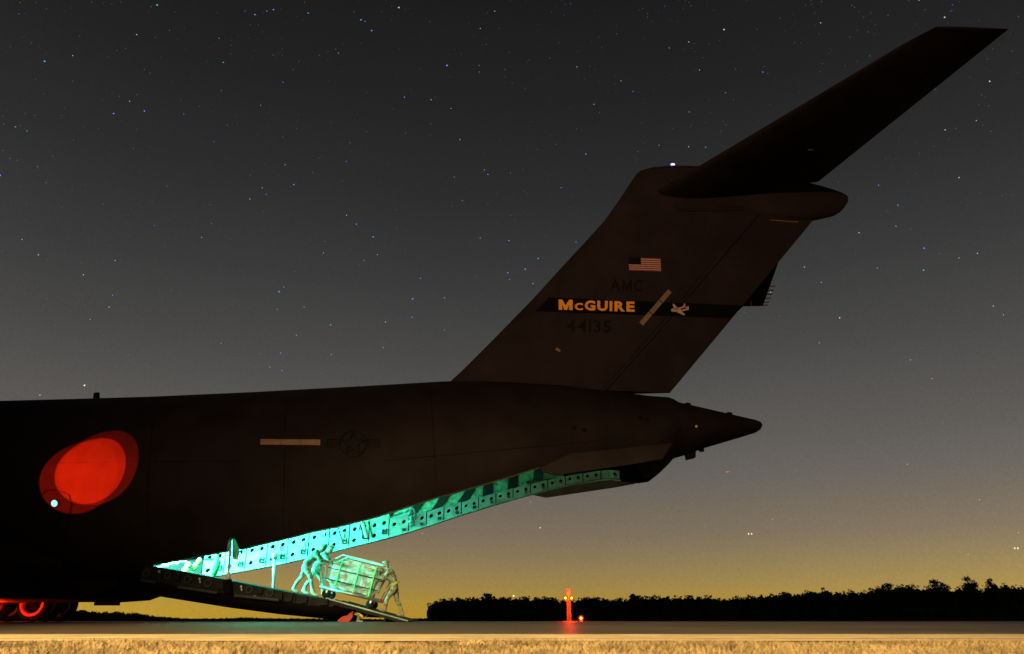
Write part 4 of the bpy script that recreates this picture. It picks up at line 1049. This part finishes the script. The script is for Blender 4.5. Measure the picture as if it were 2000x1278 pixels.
for k, (dx, dy, z, e) in enumerate(((-.55, -.95, Ht + .35, 1700), (.6, -.95, Ht + .35, 2000), (.35, -1.6, 1.2, 500))):
    light('tower_lamp', 'POINT', (q0.x + dx, DB + dy, z), e, LR_, size=.15)
q1 = PW(1135, 1213, DB - 4)
LP = thing('ground_beacon', 'low red airfield light on a short post right of the tower foot', 'beacon light', (q1.x, DB - 4, 0))
mb = MB(); mb.tube([(0, 0, 0), (0, 0, .26)], .07, 10); mb.box((0, 0, .02), (.4, .4, .04)); mb.build('post', stl, LP)
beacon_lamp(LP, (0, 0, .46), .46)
light('ground_lamp', 'POINT', (q1.x, DB - 4.9, .45), 1500, LR_, size=.2)
light('tower_beam', 'SPOT', (q0.x, DB - 1.2, Ht + .3), 60000, (1, .03, .003), size=.12, aim=(q0.x, 40, -1.5), spot=R_(11), blend=.4)
light('ground_beam', 'SPOT', (q1.x, DB - 5.4, .46), 30000, (1, .03, .003), size=.12, aim=(q1.x, 40, -1.0), spot=R_(4), blend=.4)
# small pale light just over the trees
q = PW(1003, 1164, 290); mb = MB(); mb.ball((0, 0, 0), .28, 6)
mb.build('distant_light', emat('far_white_lamp', (1, .8, .55), 3), None, label='tiny white lamp glinting above the wood left of the tower', cat='lamp', loc=q)
SG = thing('marker_sign', 'faint small T-shaped sign on the right edge of the field before the wood', 'sign', (PW(1803, 1213, 180).x, 180, .9))
mb = MB(); mb.tube([(0, 0, -.4), (0, 0, 1.6)], .06, 6); mb.build('post', mat('sign_grey', (.10, .10, .09), .8), SG)
mb = MB(); mb.box((0, -.08, 1.75), (2.0, .06, .3)); mb.build('sign_board', mat('sign_grey2', (.08, .08, .075), .8), SG)

# ------------------------------------------------------------------ stars
RS = 9000.0
stars = [(87, 120, 2.2, 'B'), (307, 10, 2.0, 'T'), (267, 68, 1.4, 'W'), (142, 109, 1.1, 'W'), (222, 222, 1.9, 'V'), (282, 217, 1.9, 'V'), (253, 198, 1.2, 'W'), (30, 248, 1.2, 'T'), (53, 256, 1.1, 'T'), (0, 343, 2.2, 'B'), (73, 326, 1, 'V'),
         (359, 223, 1.1, 'V'), (436, 122, 1.4, 'T'), (498, 29, 1.6, 'T'), (521, 22, 1.2, 'T'), (534, 19, 1.9, 'B'), (602, 26, 1.8, 'B'), (661, 104, 1.3, 'V'), (553, 161, 1.1, 'V'), (509, 206, 1.2, 'V'), (432, 177, 1, 'V'), (418, 277, 1, 'V'),
         (488, 389, 1.8, 'V'), (512, 367, 1.6, 'V'), (574, 361, 1.8, 'V'), (520, 380, 1.2, 'V'), (557, 322, 1.1, 'W'), (676, 316, 1.3, 'V'), (677, 421, .9, 'W'), (428, 75, 1.1, 'G'), (779, 15, 2.4, 'W'), (705, 39, 2.2, 'B'), (713, 42, 1.4, 'V'), (726, 60, 2.0, 'V'),
         (873, 128, 2.5, 'V'), (898, 273, 1.6, 'T'), (790, 190, 1.5, 'V'), (842, 195, 1.4, 'W'), (881, 212, 1.2, 'T'), (936, 128, 1.1, 'V'), (936, 141, 1.2, 'V'), (938, 56, 1.2, 'W'), (966, 22, 1.6, 'T'), (946, 332, 1.3, 'W'), (953, 341, 1.8, 'B'), (903, 392, 1.2, 'V'), (887, 346, 1.1, 'W'),
         (997, 338, .9, 'W'), (1144, 301, 1.9, 'V'), (1096, 367, 1.4, 'V'), (1160, 204, 1.3, 'W'), (1127, 131, 1.3, 'W'), (1236, 179, 1.2, 'V'), (1213, 158, 1.1, 'W'), (1414, 58, 2.3, 'W'), (1366, 137, 1.6, 'V'), (1345, 82, 1.3, 'W'), (1307, 94, 1.1, 'W'), (1490, 141, 1.6, 'B'), (1346, 219, 1.4, 'V'), (1417, 181, 1.1, 'W'),
         (1345, 287, 1.4, 'W'), (1378, 288, 1.2, 'W'), (1287, 284, 1, 'W'), (1603, 45, 1.3, 'W'), (1845, 34, 2.0, 'W'), (1933, 159, 1.9, 'W'), (1846, 254, 1.5, 'W'), (1907, 236, 1.1, 'W'), (1873, 347, 1.6, 'W'), (1716, 362, 1.4, 'V'), (1754, 401, 1.4, 'T'), (1750, 442, 1.3, 'W'), (1678, 455, 1.6, 'W'), (1571, 522, 1.6, 'W'), (1604, 552, 1.2, 'W'),
         (1805, 485, 2.0, 'V'), (1909, 495, 1.8, 'T'), (1804, 528, 1.7, 'T'), (1714, 524, 1.2, 'W'), (1873, 504, 1.2, 'W'), (1640, 621, 2.0, 'R'), (1600, 670, 1.5, 'V'), (1940, 598, 1.5, 'W'), (1960, 615, 1.2, 'W'), (1778, 703, 1.3, 'W'), (1820, 740, 1.2, 'W'), (1505, 571, 1.4, 'W'), (1795, 1, 1.1, 'W'),
         (696, 438, 1.7, 'V'), (729, 463, 1.7, 'T'), (994, 470, 1.9, 'V'), (992, 533, 1.9, 'V'), (995, 546, 1.5, 'B'), (1026, 526, 1.8, 'T'), (1051, 505, 1.6, 'T'), (1125, 473, 1.5, 'V'), (1041, 554, 1.3, 'W'), (821, 544, 1.6, 'V'), (806, 584, 2.3, 'B'), (868, 582, 1.6, 'T'), (805, 620, 1.6, 'B'), (753, 629, 1.5, 'W'), (749, 679, 1.6, 'V'),
         (647, 693, 1.8, 'V'), (646, 635, 1.6, 'T'), (868, 645, 1.2, 'V'), (677, 421, 1.3, 'W'), (938, 465, 1.2, 'W'), (711, 509, 1.1, 'W'), (737, 498, 1.2, 'W'), (545, 570, 2.3, 'B'), (554, 561, 1.4, 'V'), (541, 604, 1.2, 'T'), (594, 600, 1.2, 'W'), (548, 690, 1.5, 'V'), (551, 724, 1.4, 'V'), (527, 717, 1.4, 'V'), (632, 494, 1.2, 'W'), (579, 655, 1.2, 'W'),
         (165, 753, 2.4, 'Y'), (78, 772, 1.6, 'W'), (75, 498, 1.5, 'W'), (163, 537, 1.5, 'W'), (213, 600, 1.4, 'W'), (220, 577, 1.2, 'V'), (225, 509, 1.2, 'W'), (43, 468, 1.2, 'W'), (394, 464, 1.2, 'W'), (432, 671, 1.1, 'W'), (413, 437, 1.1, 'V'), (302, 441, 1, 'V'), (176, 624, 1.1, 'W'),
         (1055, 1031, 1.8, 'Y'), (1509, 1014, 1.3, 'W'), (1772, 907, 1.3, 'W'), (1913, 976, 1.3, 'W'), (1462, 1043, 2.4, 'Y'), (1468, 1043, 2.4, 'Y'), (1982, 1071, 2.4, 'Y'), (1988, 1071, 2.4, 'Y'), (1420, 922, 1.8, 'O'), (1424, 921.5, 1.2, 'O'), (1989, 1041, 1.4, 'O'), (1891, 1083, 1.3, 'O'), (1036, 981, 1, 'W'), (825, 1042, 1.5, 'O')]  # close yellow and orange pairs stand for lights of distant aircraft
SC = dict(B=(.10, .32, 1.0), V=(.25, .25, 1.0), T=(.12, .55, .80), W=(.55, .55, .60), Y=(1.0, .85, .55), R=(1, .45, .42), G=(.1, .6, .1), O=(1.0, .30, .12))
keys = list(SC); smats = [emat('star_' + k, SC[k], 1.25, True) for k in keys] + [emat('star_faint', (.13, .13, .16), 1, True), emat('star_faint_blue', (.12, .12, .35), 1, True)]
mb = MB()
def star_at(px, py, r, k):
    c = CAM + ray(px, py).normalized() * RS
    v = [c + Vector(e) * r for e in ((1, 0, 0), (-1, 0, 0), (0, 1, 0), (0, -1, 0), (0, 0, 1), (0, 0, -1))]
    mb.add(v, [(0, 2, 4), (2, 1, 4), (1, 3, 4), (3, 0, 4), (2, 0, 5), (1, 2, 5), (3, 1, 5), (0, 3, 5)], k)
for x, y, b, k in stars: star_at(x, y, 4.1 * b, keys.index(k))
for _ in range(1300):
    y = 1100 * random.random() ** 1.5; x = random.uniform(-500, 2500); b = random.random() ** 2
    star_at(x, y, 3.0 + 3.0 * b, len(keys) + (random.random() < .35))
mb.build('stars', smats, None, kind='stuff')
